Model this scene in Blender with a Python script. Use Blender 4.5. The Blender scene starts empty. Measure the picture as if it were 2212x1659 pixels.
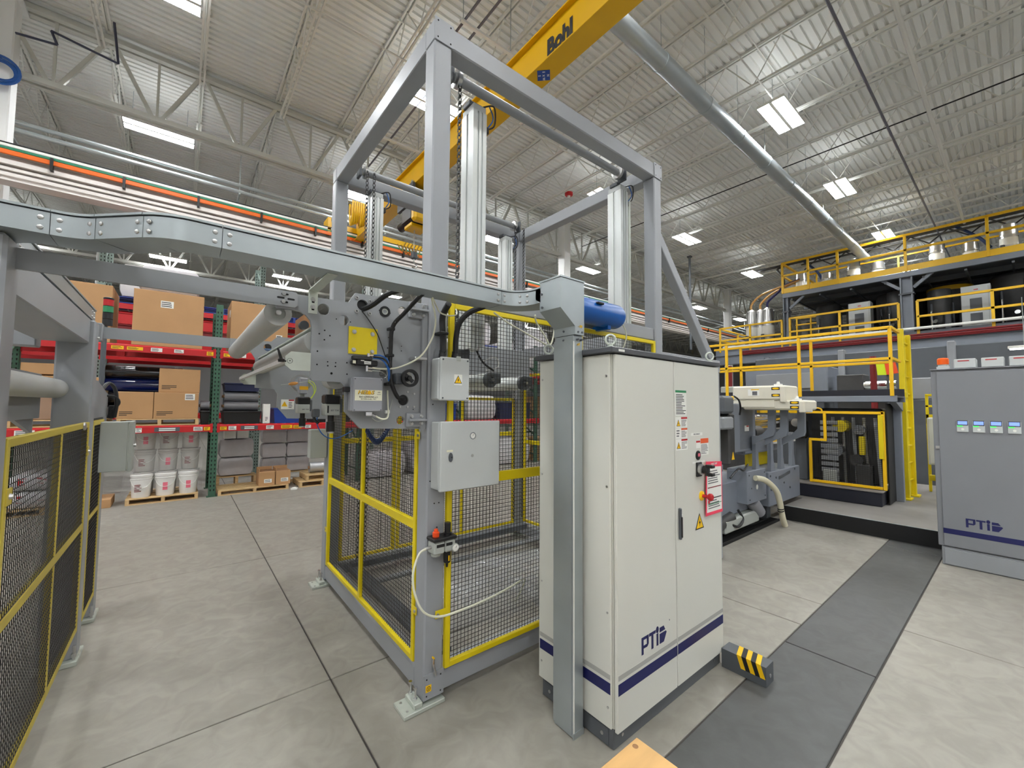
import bpy, bmesh, math, random
from mathutils import Vector, Matrix
from mathutils.geometry import tessellate_polygon
random.seed(7)
PI = math.pi
SC = bpy.context.scene
COL = SC.collection

# ---------------------------------------------------------------- camera, world, exposure
cd = bpy.data.cameras.new('camera'); cam = bpy.data.objects.new('camera', cd); COL.objects.link(cam)
cd.sensor_width = 36.0; cd.lens = 887.32 / 2212 * 36.0; cd.clip_start = 0.05; cd.clip_end = 300
yaw, pitch, roll = math.radians(38.7997), math.radians(3.04427), math.radians(-.42515)
fw = Vector((math.sin(yaw) * math.cos(pitch), math.cos(yaw) * math.cos(pitch), math.sin(pitch)))
rt = Vector((math.cos(yaw), -math.sin(yaw), 0)); dn = fw.cross(rt)
c_, s_ = math.cos(roll), math.sin(roll)
R_ = c_ * rt + s_ * dn; D_ = -s_ * rt + c_ * dn
m3 = Matrix((R_, -D_, -fw)).transposed()
cam.matrix_world = Matrix.Translation((0, 0, 1.70)) @ m3.to_4x4()
SC.camera = cam

w = bpy.data.worlds.new('world'); SC.world = w; w.use_nodes = True
w.node_tree.nodes['Background'].inputs[0].default_value = (.80, .86, .95, 1)
w.node_tree.nodes['Background'].inputs[1].default_value = 0.02
SC.view_settings.view_transform = 'Standard'; SC.view_settings.look = 'None'
SC.view_settings.exposure = 0.0; SC.view_settings.gamma = 1.0
SC.view_settings.use_curve_mapping = False
LAMP = 88.0            # radiance of the LED panels in the hall lights

# ---------------------------------------------------------------- helpers
def lin(h):
    def f(c):
        c /= 255.0
        return c / 12.92 if c <= .04045 else ((c + .055) / 1.055) ** 2.4
    return (f(h[0]), f(h[1]), f(h[2]), 1.0)

MATS = {}
def mat(name, rgb, rough=.5, metal=0.0, noise=0.0, nscale=4.0, bump=0.0, bscale=60.0, coat=0.0, alpha=1.0, trans=0.0, stretch=None, rvar=0.0):
    m = bpy.data.materials.new(name); m.use_nodes = True
    nt = m.node_tree; b = nt.nodes['Principled BSDF']
    c = lin(rgb)
    b.inputs['Base Color'].default_value = c
    b.inputs['Roughness'].default_value = rough
    b.inputs['Metallic'].default_value = metal
    b.inputs['Coat Weight'].default_value = coat
    b.inputs['Alpha'].default_value = alpha
    b.inputs['Transmission Weight'].default_value = trans
    if noise or bump or rvar:
        tc = nt.nodes.new('ShaderNodeTexCoord'); mp = nt.nodes.new('ShaderNodeMapping')
        nt.links.new(tc.outputs['Object'], mp.inputs[0])
        if stretch: mp.inputs['Scale'].default_value = stretch
        n = nt.nodes.new('ShaderNodeTexNoise'); n.inputs['Scale'].default_value = nscale; n.inputs['Detail'].default_value = 5
        nt.links.new(mp.outputs[0], n.inputs['Vector'])
        if noise:
            r = nt.nodes.new('ShaderNodeValToRGB')
            r.color_ramp.elements[0].position = .3; r.color_ramp.elements[1].position = .7
            k0, k1 = 1 - noise, 1 + noise * .6
            r.color_ramp.elements[0].color = (c[0] * k0, c[1] * k0, c[2] * k0, 1)
            r.color_ramp.elements[1].color = (min(1, c[0] * k1), min(1, c[1] * k1), min(1, c[2] * k1), 1)
            nt.links.new(n.outputs['Fac'], r.inputs[0]); nt.links.new(r.outputs[0], b.inputs['Base Color'])
        if rvar:
            mr = nt.nodes.new('ShaderNodeMapRange')
            mr.inputs['To Min'].default_value = max(.02, rough - rvar); mr.inputs['To Max'].default_value = min(1, rough + rvar)
            nt.links.new(n.outputs['Fac'], mr.inputs[0]); nt.links.new(mr.outputs[0], b.inputs['Roughness'])
        if bump:
            n2 = nt.nodes.new('ShaderNodeTexNoise'); n2.inputs['Scale'].default_value = bscale; n2.inputs['Detail'].default_value = 4
            nt.links.new(mp.outputs[0], n2.inputs['Vector'])
            bp = nt.nodes.new('ShaderNodeBump'); bp.inputs['Strength'].default_value = bump; bp.inputs['Distance'].default_value = .01
            nt.links.new(n2.outputs['Fac'], bp.inputs['Height']); nt.links.new(bp.outputs[0], b.inputs['Normal'])
    MATS[name] = m
    return m

def glow(name, rgb, s):
    m = bpy.data.materials.new(name); m.use_nodes = True
    b = m.node_tree.nodes['Principled BSDF']
    b.inputs['Base Color'].default_value = lin(rgb)
    b.inputs['Emission Color'].default_value = lin(rgb); b.inputs['Emission Strength'].default_value = s
    return m

ORG = {}
def org(o): return ORG.get(o.name, Vector((0, 0, 0)))

class B:
    """collects boxes, bars, tubes and plates, then links them as ONE mesh object (coordinates are metres in the hall)"""
    def __init__(s): s.v = []; s.f = []; s.mi = []; s.cur = 0
    def add(s, vs, fs):
        n = len(s.v); s.v += [tuple(v) for v in vs]
        for f in fs: s.f.append(tuple(i + n for i in f)); s.mi.append(s.cur)
        return s
    def box(s, x0, x1, y0, y1, z0, z1, c=0.0):
        x0, x1 = min(x0, x1), max(x0, x1); y0, y1 = min(y0, y1), max(y0, y1); z0, z1 = min(z0, z1), max(z0, z1)
        return s.obox(Vector(((x0 + x1) / 2, (y0 + y1) / 2, (z0 + z1) / 2)), Vector((1, 0, 0)), Vector((0, 1, 0)), Vector((0, 0, 1)), (x1 - x0) / 2, (y1 - y0) / 2, (z1 - z0) / 2, c)
    def obox(s, o, X, Y, Z, hx, hy, hz, c=0.0):
        if c <= 0:
            vs = [o + X * hx * a + Y * hy * b + Z * hz * d for a in (-1, 1) for b in (-1, 1) for d in (-1, 1)]
            return s.add(vs, [(0, 1, 3, 2), (4, 6, 7, 5), (0, 4, 5, 1), (2, 3, 7, 6), (0, 2, 6, 4), (1, 5, 7, 3)])
        c = min(c, hx * .49, hy * .49, hz * .49)
        bm = bmesh.new(); bmesh.ops.create_cube(bm, size=2.0)
        for v in bm.verts: v.co = Vector((v.co.x * hx, v.co.y * hy, v.co.z * hz))
        bmesh.ops.bevel(bm, geom=bm.edges[:], offset=c, segments=1, affect='EDGES')
        bm.verts.index_update()
        vs = [o + X * v.co.x + Y * v.co.y + Z * v.co.z for v in bm.verts]
        fs = [[v.index for v in f.verts] for f in bm.faces]
        bm.free(); return s.add(vs, fs)
    def bar(s, p, q, w, h, up=(0, 0, 1), c=0.0):
        p = Vector(p); q = Vector(q); d = q - p; L = d.length; d.normalize(); up = Vector(up)
        if abs(d.dot(up)) > .98: up = Vector((0, 1, 0)) if abs(d.y) < .9 else Vector((1, 0, 0))
        S = d.cross(up).normalized(); U = S.cross(d)
        return s.obox((p + q) / 2, d, S, U, L / 2, w / 2, h / 2, c)
    def cyl(s, p, q, r, n=16, r2=None, cap=True):
        p = Vector(p); q = Vector(q); d = (q - p).normalized(); a = d.orthogonal().normalized(); b = d.cross(a)
        r2 = r if r2 is None else r2
        vs = [p + (a * math.cos(2 * PI * i / n) + b * math.sin(2 * PI * i / n)) * r for i in range(n)]
        vs += [q + (a * math.cos(2 * PI * i / n) + b * math.sin(2 * PI * i / n)) * r2 for i in range(n)]
        fs = [(i, (i + 1) % n, n + (i + 1) % n, n + i) for i in range(n)]
        if cap: fs += [tuple(range(n))[::-1], tuple(range(n, 2 * n))]
        return s.add(vs, fs)
    def ring(s, p, q, r0, r1, n=24):
        p = Vector(p); q = Vector(q); d = (q - p).normalized(); a = d.orthogonal().normalized(); b = d.cross(a)
        vs = []
        for o, r in ((p, r0), (p, r1), (q, r1), (q, r0)):
            vs += [o + (a * math.cos(2 * PI * i / n) + b * math.sin(2 * PI * i / n)) * r for i in range(n)]
        fs = []
        for k in range(4):
            for i in range(n): fs.append((k * n + i, k * n + (i + 1) % n, ((k + 1) % 4) * n + (i + 1) % n, ((k + 1) % 4) * n + i))
        return s.add(vs, fs)
    def lathe(s, c, prof, n=20, axis=(0, 0, 1)):
        d = Vector(axis).normalized(); a = d.orthogonal().normalized(); b = d.cross(a); c = Vector(c)
        vs = []; fs = []
        for r, h in prof: vs += [c + d * h + (a * math.cos(2 * PI * i / n) + b * math.sin(2 * PI * i / n)) * max(r, 1e-4) for i in range(n)]
        for k in range(len(prof) - 1):
            for i in range(n): fs.append((k * n + i, k * n + (i + 1) % n, (k + 1) * n + (i + 1) % n, (k + 1) * n + i))
        fs += [tuple(range(n))[::-1], tuple(range((len(prof) - 1) * n, len(prof) * n))]
        return s.add(vs, fs)
    def tube(s, pts, r, n=8, sub=6, closed=False):
        P = [Vector(p) for p in pts]
        if sub and len(P) > 2:
            Q = []
            for i in range(len(P) - 1):
                p0 = P[max(i - 1, 0)]; p1 = P[i]; p2 = P[i + 1]; p3 = P[min(i + 2, len(P) - 1)]
                for k in range(sub):
                    t = k / sub
                    Q.append(.5 * ((2 * p1) + (p2 - p0) * t + (2 * p0 - 5 * p1 + 4 * p2 - p3) * t * t + (3 * p1 - p0 - 3 * p2 + p3) * t ** 3))
            P = Q + [P[-1]]
        vs = []; fs = []; a = None; N = len(P)
        for i, p in enumerate(P):
            d = (P[min(i + 1, N - 1)] - P[max(i - 1, 0)])
            d = d.normalized() if d.length > 1e-9 else Vector((0, 0, 1))
            if a is None: a = d.orthogonal().normalized()
            else:
                a = a - d * a.dot(d); a = a.normalized() if a.length > 1e-6 else d.orthogonal().normalized()
            b = d.cross(a)
            vs += [p + (a * math.cos(2 * PI * k / n) + b * math.sin(2 * PI * k / n)) * r for k in range(n)]
        for i in range(N - 1):
            for k in range(n): fs.append((i * n + k, i * n + (k + 1) % n, (i + 1) * n + (k + 1) % n, (i + 1) * n + k))
        fs += [tuple(range(n))[::-1], tuple(range((N - 1) * n, N * n))]
        return s.add(vs, fs)
    def prism(s, poly, plane, a, b, holes=()):
        def P(u, v, t): return {'xz': (u, t, v), 'xy': (u, v, t), 'yz': (t, u, v)}[plane]
        loops = [list(poly)] + [list(h) for h in holes]
        flat = [p for l in loops for p in l]; N = len(flat)
        vs = [P(u, v, a) for u, v in flat] + [P(u, v, b) for u, v in flat]
        fs = []
        if holes or len(poly) > 4:
            for t in tessellate_polygon([[Vector((u, v, 0)) for u, v in l] for l in loops]):
                fs.append(tuple(t)); fs.append(tuple(i + N for i in reversed(t)))
        else: fs += [tuple(range(N)), tuple(range(2 * N - 1, N - 1, -1))]
        o = 0
        for l in loops:
            n = len(l)
            for i in range(n): fs.append((o + i, o + (i + 1) % n, N + o + (i + 1) % n, N + o + i))
            o += n
        return s.add(vs, fs)
    def build(s, name, mats, parent=None, at=None, label=None, kind=None, flat=False):
        me = bpy.data.meshes.new(name)
        if parent is not None: O = org(parent)
        elif at is not None: O = Vector(at)
        else:
            xs, ys, zs = zip(*s.v); O = Vector(((min(xs) + max(xs)) / 2, (min(ys) + max(ys)) / 2, min(zs)))
        me.from_pydata([(v[0] - O.x, v[1] - O.y, v[2] - O.z) for v in s.v], [], s.f)
        for m in (mats if isinstance(mats, (list, tuple)) else [mats]): me.materials.append(m)
        if any(s.mi): me.polygons.foreach_set('material_index', s.mi)
        bm = bmesh.new(); bm.from_mesh(me); bmesh.ops.recalc_face_normals(bm, faces=bm.faces[:]); bm.to_mesh(me); bm.free()
        if not flat:
            me.polygons.foreach_set('use_smooth', [True] * len(me.polygons)); me.set_sharp_from_angle(angle=math.radians(34))
        me.update()
        o = bpy.data.objects.new(name, me); COL.objects.link(o)
        if parent is not None: o.parent = parent
        else: o.location = O
        ORG[o.name] = O
        if label: o['label'] = label
        if kind: o['kind'] = kind
        return o

def tag(o, label, cat, group=None):
    o['label'] = label; o['category'] = cat
    if group: o['group'] = group
    return o
def thing(name, label, cat, at, group=None):
    o = bpy.data.objects.new(name, None); COL.objects.link(o); o.location = at; o.empty_display_size = .2
    ORG[o.name] = Vector(at); return tag(o, label, cat, group)
def dup(o, move=(0, 0, 0), label=None, parent=None):
    c = o.copy(); COL.objects.link(c); ORG[c.name] = org(o) + Vector(move)
    if parent is None: c.location = Vector(o.location) + Vector(move)
    else: c.parent = parent
    if label: c['label'] = label
    for ch in list(o.children): dup(ch, move, None, c)
    return c
def bx(name, m, dims, parent=None, c=0.0, label=None, kind=None): return B().box(*dims, c).build(name, m, parent, label=label, kind=kind)
def circ(u, v, r, n=20, a0=0.0): return [(u + r * math.cos(a0 + 2 * PI * i / n), v + r * math.sin(a0 + 2 * PI * i / n)) for i in range(n)]

def text(s, size, m, parent, at, right=(1, 0, 0), up=(0, 0, 1), name='lettering', bold=0.0, shear=0.0, ex=.0006, sx=1.0, align='CENTER'):
    cu = bpy.data.curves.new('txt', 'FONT'); cu.body = s; cu.size = size; cu.align_x = align; cu.align_y = 'CENTER'
    cu.extrude = ex; cu.offset = bold * size; cu.shear = shear; cu.resolution_u = 3
    t = bpy.data.objects.new('txt', cu); COL.objects.link(t)
    bpy.context.view_layer.update()
    me = bpy.data.meshes.new_from_object(t.evaluated_get(bpy.context.evaluated_depsgraph_get()))
    bpy.data.objects.remove(t); bpy.data.curves.remove(cu)
    r = Vector(right).normalized(); u = Vector(up).normalized(); n = r.cross(u)
    M = Matrix((r * sx, u, n)).transposed().to_4x4()
    me.transform(Matrix.Translation(Vector(at) - org(parent)) @ M)
    me.materials.clear(); me.materials.append(m); me.name = name
    o = bpy.data.objects.new(name, me); COL.objects.link(o); o.parent = parent; ORG[o.name] = org(parent)
    return o

# ---------------------------------------------------------------- materials
M = dict(
 gray=mat('gray_machine_paint', (152, 155, 159), .42, noise=.05, nscale=3, bump=.03, bscale=250),
 gray2=mat('gray_plate_paint', (146, 149, 152), .45, noise=.06, nscale=2.5),
 grayd=mat('dark_gray_steel', (84, 88, 93), .5, noise=.08),
 grayb=mat('blue_gray_paint', (128, 134, 144), .45, noise=.06),
 yel=mat('yellow_guard_paint', (226, 202, 10), .4, noise=.05, nscale=5),
 yelp=mat('faded_yellow_paint', (204, 184, 72), .5, noise=.05),
 yelr=mat('yellow_rail_paint', (240, 190, 16), .42),
 crane=mat('crane_yellow', (222, 172, 0), .38, noise=.05, nscale=1.5),
 wire=mat('black_mesh_wire', (38, 36, 34), .5),
 galv=mat('galvanised_steel', (176, 184, 186), .38, .65, noise=.12, nscale=2.2, rvar=.1),
 galvl=mat('zinc_plate', (196, 202, 192), .42, .35, noise=.1, nscale=9),
 alu=mat('anodised_aluminium', (214, 218, 216), .38, .35, noise=.04, stretch=(8, 8, .4)),
 roll=mat('grey_rubber_roll', (176, 177, 174), .45, noise=.05, nscale=3),
 steel=mat('bright_steel', (190, 190, 188), .28, .85),
 chrome=mat('chrome', (225, 225, 225), .15, 1.0),
 cab=mat('cabinet_paint', (213, 213, 204), .36, noise=.03, nscale=1.2, bump=.04, bscale=400),
 plinth=mat('cabinet_plinth', (84, 88, 92), .45, noise=.05),
 lid=mat('cabinet_lid', (78, 80, 84), .4),
 navy=mat('navy_stripe', (22, 26, 84), .4),
 stripe=mat('grey_stripe', (168, 168, 162), .4),
 boxg=mat('light_grey_enclosure', (196, 200, 199), .42, noise=.03),
 boxd=mat('mid_grey_enclosure', (150, 152, 158), .42, noise=.03),
 boxo=mat('grey_steel_enclosure', (172, 176, 170), .45, noise=.04),
 black=mat('black_plastic', (20, 20, 21), .4),
 rub=mat('black_conduit', (24, 24, 26), .5, bump=.2, bscale=180),
 dark=mat('dark_void', (10, 10, 11), .8),
 wht=mat('white_sticker', (236, 236, 230), .5),
 ivory=mat('ivory_sticker', (232, 230, 205), .5),
 txt=mat('print_black', (25, 25, 27), .6),
 txtg=mat('print_grey', (105, 105, 108), .6),
 sign=mat('sign_yellow', (246, 196, 0), .5),
 orange=mat('orange_plastic', (236, 78, 28), .4),
 orng=mat('orange_sticker', (222, 90, 40), .5),
 red=mat('red_paint', (190, 28, 34), .42, noise=.06),
 redd=mat('dark_red_paint', (120, 22, 26), .5),
 pink=mat('pink_border', (238, 62, 92), .5),
 pinkl=mat('pink_label', (226, 110, 130), .6),
 green=mat('rack_green', (58, 96, 76), .5, noise=.12),
 greens=mat('green_sticker', (40, 130, 84), .5),
 hosew=mat('milky_hose', (222, 222, 200), .35),
 hoseb=mat('blue_hose', (24, 92, 170), .35),
 hosen=mat('navy_coil_hose', (22, 44, 88), .35),
 tank=mat('blue_tank_paint', (10, 92, 176), .3, noise=.05, nscale=3),
 blue=mat('blue_plastic', (26, 58, 140), .4),
 blued=mat('dark_blue_crate', (24, 32, 70), .5),
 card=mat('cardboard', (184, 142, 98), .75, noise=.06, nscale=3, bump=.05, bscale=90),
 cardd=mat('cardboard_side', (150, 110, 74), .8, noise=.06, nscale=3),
 wood=mat('pallet_wood', (204, 172, 124), .7, noise=.18, nscale=3, stretch=(1, 8, 8)),
 wood2=mat('plywood', (214, 170, 110), .6, noise=.14, nscale=3.0, stretch=(1, 6, 6)),
 deckm=mat('roof_deck_paint', (228, 229, 225), .55, noise=.03, nscale=.6),
 joist=mat('joist_paint', (222, 222, 216), .5),
 girder=mat('girder_paint', (200, 200, 192), .5),
 wall=mat('wall_panel', (214, 212, 214), .6, noise=.05, nscale=.4),
 column=mat('column_paint', (232, 232, 230), .45),
 pipe=mat('galvanised_pipe', (196, 204, 206), .3, .5),
 duct=mat('spiral_duct', (176, 184, 188), .36, .6, noise=.07, nscale=1.5),
 busw=mat('runway_white', (226, 220, 214), .45, noise=.04),
 busg=mat('bus_green', (32, 122, 92), .45),
 buso=mat('bus_orange', (228, 104, 18), .45),
 bagw=mat('white_bulk_bag', (216, 214, 214), .45, noise=.08, nscale=4, bump=.35, bscale=14),
 bagg=mat('film_wrapped_sacks', (186, 182, 184), .3, noise=.08, nscale=5, bump=.4, bscale=16, coat=.3),
 pail=mat('white_pail', (232, 230, 226), .35, noise=.03),
 pailg=mat('wrapped_pail', (200, 198, 192), .35, noise=.04),
 dpipe=mat('dark_sprinkler_pipe', (44, 46, 66), .4),
 spipe=mat('grey_sprinkler_pipe', (104, 104, 116), .4),
 coilb=mat('coil_blue', (36, 82, 148), .4),
 film=mat('clear_stretch_film', (236, 236, 238), .2, alpha=.10, bump=.8, bscale=9),
 dk=mat('dark_machine_steel', (62, 62, 62), .5, noise=.3, nscale=3),  # dark steel colour with mottled tone
 cream=mat('cream_cover', (222, 217, 200), .45, noise=.03),
 navyp=mat('dark_navy_paint', (24, 26, 38), .5),
 blackp=mat('black_kerb_paint', (14, 14, 15), .65),
 pad=mat('pad_concrete', (128, 124, 120), .6, noise=.14, nscale=2.5, bump=.1),
 amber=mat('amber_beacon', (236, 96, 20), .3),
 foil=mat('clear_crinkled_film', (232, 234, 236), .12, .0, coat=.5, alpha=.24, bump=1.0, bscale=11),
)
M['screen'] = glow('blue_screen', (120, 150, 240), .9)
M['ledg'] = glow('green_led', (40, 230, 80), 1.6)
M['lamp'] = glow('led_panel', (250, 253, 255), LAMP)
M['roof_fill'] = glow('roof_fill_glow', (250, 253, 255), LAMP * .10)  # added glow that brightens the roof deck from below
M['lampd'] = glow('led_panel_small', (255, 253, 250), 6.0)
# clear film: mostly see-through, with a glossy clear coat

# ---------------------------------------------------------------- setting: floor
def concrete(name, rgb, rough=.42):
    m = mat(name, rgb, rough, noise=.06, nscale=1.6, bump=.05, bscale=30, rvar=.10)
    nt = m.node_tree; b = nt.nodes['Principled BSDF']
    tc = nt.nodes.new('ShaderNodeTexCoord')
    n = nt.nodes.new('ShaderNodeTexNoise'); n.inputs['Scale'].default_value = 7; n.inputs['Detail'].default_value = 8; n.inputs['Distortion'].default_value = 1.2
    nt.links.new(tc.outputs['Object'], n.inputs['Vector'])
    r = nt.nodes.new('ShaderNodeValToRGB'); r.color_ramp.elements[0].position = .36; r.color_ramp.elements[1].position = .66
    r.color_ramp.elements[0].color = (.86, .85, .84, 1); r.color_ramp.elements[1].color = (1.04, 1.04, 1.03, 1)
    nt.links.new(n.outputs['Fac'], r.inputs[0])
    mx = nt.nodes.new('ShaderNodeMix'); mx.data_type = 'RGBA'; mx.blend_type = 'MULTIPLY'; mx.inputs[0].default_value = 1
    src = b.inputs['Base Color'].links[0].from_socket
    nt.links.new(src, mx.inputs[6]); nt.links.new(r.outputs[0], mx.inputs[7]); nt.links.new(mx.outputs[2], b.inputs['Base Color'])
    return m
CON = concrete('polished_concrete', (150, 146, 137), .46); STRIPM = concrete('painted_floor_strip', (84, 85, 84), .52)
JOINT = mat('joint_filler', (70, 66, 62), .8)
floor = bx('floor', JOINT, (-16, 64, -16, 44, -.3, -.008), kind='structure')
XB = [-13.6, -10, -6.4, -2.8, .79, 4.40, 8.01, 11.6, 15.2, 22, 30, 44, 63.9]
YB = [-15.9, -8, -4.5, -1.95, .645]; YB2 = [1.155, 2.755, 5.33, 8.4, 11, 16, 24, 43.9]
def slabs(xs, ys, m, nm):
    for i in range(len(xs) - 1):
        for j in range(len(ys) - 1):
            cut = [3.868] if nm == 'floor_slab' and xs[i] == .79 and ys[j] == 1.155 else []
            ends = [xs[i]] + cut + [xs[i + 1]]
            for a, b in zip(ends, ends[1:]):
                o = B().box(a + .005, b - .005, ys[j] + .005, ys[j + 1] - .005, -.05, 0, .003).build(nm, m, floor)
slabs(XB, YB, CON, 'floor_slab'); slabs(XB, YB2, CON, 'floor_slab')
slabs([-13.6, -6.4, -2.8, .79, 3.5, 6.9, 11.6], [.645, 1.155], STRIPM, 'floor_strip'); slabs([11.6, 22, 63.9], [.645, 1.155], CON, 'floor_slab')
# walls
bx('wall_left', M['wall'], (-14.2, -14, -14, 42, 0, 9.4), kind='structure')
bx('wall_back', M['wall'], (-14, 62, -14.2, -14, 0, 9.4), kind='structure')
bx('wall_right', M['wall'], (62, 62.2, -14, 42, 0, 9.4), kind='structure')
bx('wall_far', M['wall'], (-14, 62, 42, 42.2, 0, 9.4), kind='structure')

# ---------------------------------------------------------------- setting: roof deck, joists, girders
DZ = 9.35
b = B(); y = -14.2; pts = []
while y < 42.2:
    pts += [(y, DZ), (y + .092, DZ), (y + .106, DZ + .042), (y + .141, DZ + .042)]; y += .155
vs = [(-14.2, p[0], p[1]) for p in pts] + [(62.2, p[0], p[1]) for p in pts]; n = len(pts)
b.add(vs, [(i, i + 1, n + i + 1, n + i) for i in range(n - 1)])
ceiling = b.build('ceiling', M['deckm'], at=(0, 0, DZ), kind='structure', flat=True)
bx('roof_insulation', M['wall'], (-14.2, 62.2, -14.2, 42.2, DZ + .06, DZ + .2), ceiling)
GY = [-.98, 11.56, 24.1, 36.64]
# one joist spanning a bay of 12.54 m, drawn once and copied
j = B(); L = 12.54; y0 = 11.56 - L
for sx in (-.036, .036):
    j.box(.08 + sx - .018, .08 + sx + .018, y0 + .02, y0 + L - .02, DZ - .06, DZ - .004)
    j.box(.08 + sx - .016, .08 + sx + .016, y0 + .75, y0 + L - .75, 8.50, 8.545)
N = 20; ps = [(y0 + .15, DZ - .04)]
for i in range(N): ps.append((y0 + .75 + (L - 1.5) * (i + .5) / N - (.27 if i % 2 else -.27) * 0, 8.53 if i % 2 == 0 else DZ - .04))
ps.append((y0 + L - .15, DZ - .04))
for p, q in zip(ps, ps[1:]): j.cyl((.08, p[0], p[1]), (.08, q[0], q[1]), .013, 5)
jo = j.build('roof_joist', M['joist'], ceiling)
k = 0
for gy in GY:
    for kx in range(-8, 40):
        if (gy < 0 and kx < 2) or (gy > 12 and kx > 26 and gy > 25): continue
        if kx == 0 and gy == 11.56: continue
        o = jo.copy(); COL.objects.link(o); o.location = (1.523 * kx, gy - 11.56, 0); ORG[o.name] = ORG[jo.name]
def girder(gy, x0, x1):
    b = B()
    for s in (-.09, .09):
        b.box(x0, x1, gy + s - .06, gy + s + .06, 9.10, 9.125); b.box(x0, x1, gy + s - .012 - .05 * (s > 0) + .05 * (s < 0), gy + s + .012, 9.12, 9.24)
        b.box(x0, x1, gy + s - .05, gy + s + .05, 7.74, 7.76); b.box(x0, x1, gy + s - .012, gy + s + .012, 7.76, 7.86)
    o = b.build('roof_girder', M['girder'], ceiling)
    w_ = B(); k0 = math.ceil((x0 - .11) / 1.523); x = .11 + 1.523 * k0
    while x + 1.523 < x1:
        w_.bar((x + .06, gy, 9.12), (x + .70, gy, 7.84), .07, .07); w_.bar((x + 1.463, gy, 9.12), (x + .83, gy, 7.84), .07, .07)
        w_.bar((x + .762, gy, 9.12), (x + .762, gy, 7.84), .045, .045)
        w_.box(x - .05, x + .05, gy - .12, gy + .12, 9.24, 9.3)
        x += 1.523
    wo = w_.build('girder_web', M['girder'], ceiling, kind='stuff')
for gy in GY: girder(gy, -14, 62)
b = B()
for yy in (-7.5, -3.4, 3.2, 7.4, 15.5, 19.8):
    b.bar((-14, yy, 8.49), (62, yy, 8.49), .022, .03); b.bar((-14, yy + .03, DZ - .08), (62, yy + .03, DZ - .08), .02, .03)
b.build('joist_bridging', M['joist'], ceiling, kind='stuff')
for i, (cx, cy, lab) in enumerate([(-2.80, 11.42, 'white square steel column at the far left, behind the crane runway'), (11.85, 11.42, 'white steel column seen past the galvanised trunking head, behind the lifting gantry'), (26.5, 11.42, 'white steel column far right, behind the yellow handrails'),
                                   (-2.8, 24.1, 'pale column far back behind the racks, left end'), (6.5, 24.1, 'pale column far back behind the racks, near the gantry'), (41, 11.42, 'most distant white column at the end of the crane runway')]):
    t = thing('building_column', lab, 'column', (cx, cy, 0), 'white building columns')
    bx('shaft', M['column'], (cx - .18, cx + .18, cy - .18, cy + .18, .03, 9.1), t, .02)
    bx('base_plate', M['galv'], (cx - .28, cx + .28, cy - .28, cy + .28, 0, .03), t)
    bx('cap_plate', M['column'], (cx - .25, cx + .25, cy - .25, cy + .25, 9.05, 9.1), t)

# ---------------------------------------------------------------- hall lights
def make_light(cx, cy, label):
    t = thing('hall_light', label, 'light', (cx, cy, 8.2), 'twin panel hall lights under the roof')
    f = B(); f.box(cx - .645, cx + .645, cy - .26, cy + .26, 8.235, 8.262)
    f.box(cx - .645, cx + .645, cy - .03, cy + .03, 8.19, 8.235)
    for s in (-1, 1): f.box(cx - .645, cx + .645, cy + s * .255, cy + s * .265, 8.20, 8.235)
    for s in (-1, 1): f.box(cx + s * .645, cx + s * .655, cy - .26, cy + .26, 8.20, 8.262)
    f.build('frame', M['wht'], t)
    for s in (-1, 1): bx('diffuser', M['lamp'], (cx - .63, cx + .63, cy + s * .145 - .105, cy + s * .145 + .105, 8.205, 8.234), t)
    for s in (-1, 1): bx('added_roof_fill', M['roof_fill'], (cx - .6, cx + .6, cy + s * .15 - .06, cy + s * .15 + .06, 8.262, 8.266), t)  # glowing strips added on top of each fixture to brighten the roof
    for s in (-1, 1): B().cyl((cx + s * .5, cy, 8.26), (cx + s * .5, cy, 9.0), .006, 5).build('hanger', M['galv'], t)
    return t
LT = [(-.65, 12.8, 'long twin light at upper left, above the orange crane rail'), (4.15, 7.8, 'twin light glaring between the gantry post and top beam'), (10.2, 3.15, 'largest twin light at upper right beside the round duct'),
      (15.0, 3.17, 'second twin light along the round duct'), (15.05, 7.95, 'twin light right of the gantry, above the grey brace'), (21.5, 8.07, 'twin light between the gantry brace and the upper yellow handrail'),
      (14.95, 12.8, 'twin light above the galvanised trunking head'), (-.7, 23.9, 'far twin light showing just under the bent cable tray'), (4.0, 23.5, 'small far light above the near end of the big roller'),
      (20.4, 3.05, 'twin light half hidden by the topmost yellow handrail'), (10.1, 7.9, 'twin light half hidden behind the right lift column'), (-.65, 8.2, 'light cut off by the top edge of the picture'),
      (26.2, 13.1, 'small distant light right of the diagonal brace'), (32, 12.9, 'most distant light, near the hopper hoses'), (9.5, 12.8, 'light glinting beside the rear lift column'), (4.15, 12.8, 'light behind the hanging yellow festoon'),
      (9.5, 23.5, 'far light seen under the cable tray by the bracket plate')]
for a in LT: make_light(*a)
for cx, cy in [(-.65, -1.7), (4.15, -1.7), (10.2, -1.7), (15, -1.7), (-.65, -6.5), (4.15, -6.5), (10.2, -6.5), (-5.5, -1.7), (-5.5, 3.1), (-5.5, 8), (-5.5, 12.8), (-.65, 3.15), (4.15, 3.15), (20.4, -1.7), (-5.5, -6.5), (15, -6.5), (-10.5, 3.1), (-10.5, 8), (-10.5, -1.7), (15, 23.5), (26, -1.7), (10.2, -6.5), (20.4, -6.5), (26, -6.5), (31.5, 3.1), (31.5, 8), (31.5, -1.7), (26.2, 3.1), (4.15, -11), (15, -11), (-5.5, -11), (-10.5, 12.8), (-10.5, -6.5), (21, 23.5), (-5.5, 23.5), (26, 23.5)]:  # extra lamps carrying the grid on, added to light the hall
    make_light(cx, cy, 'extra twin panel hall light added to light the hall')

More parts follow.
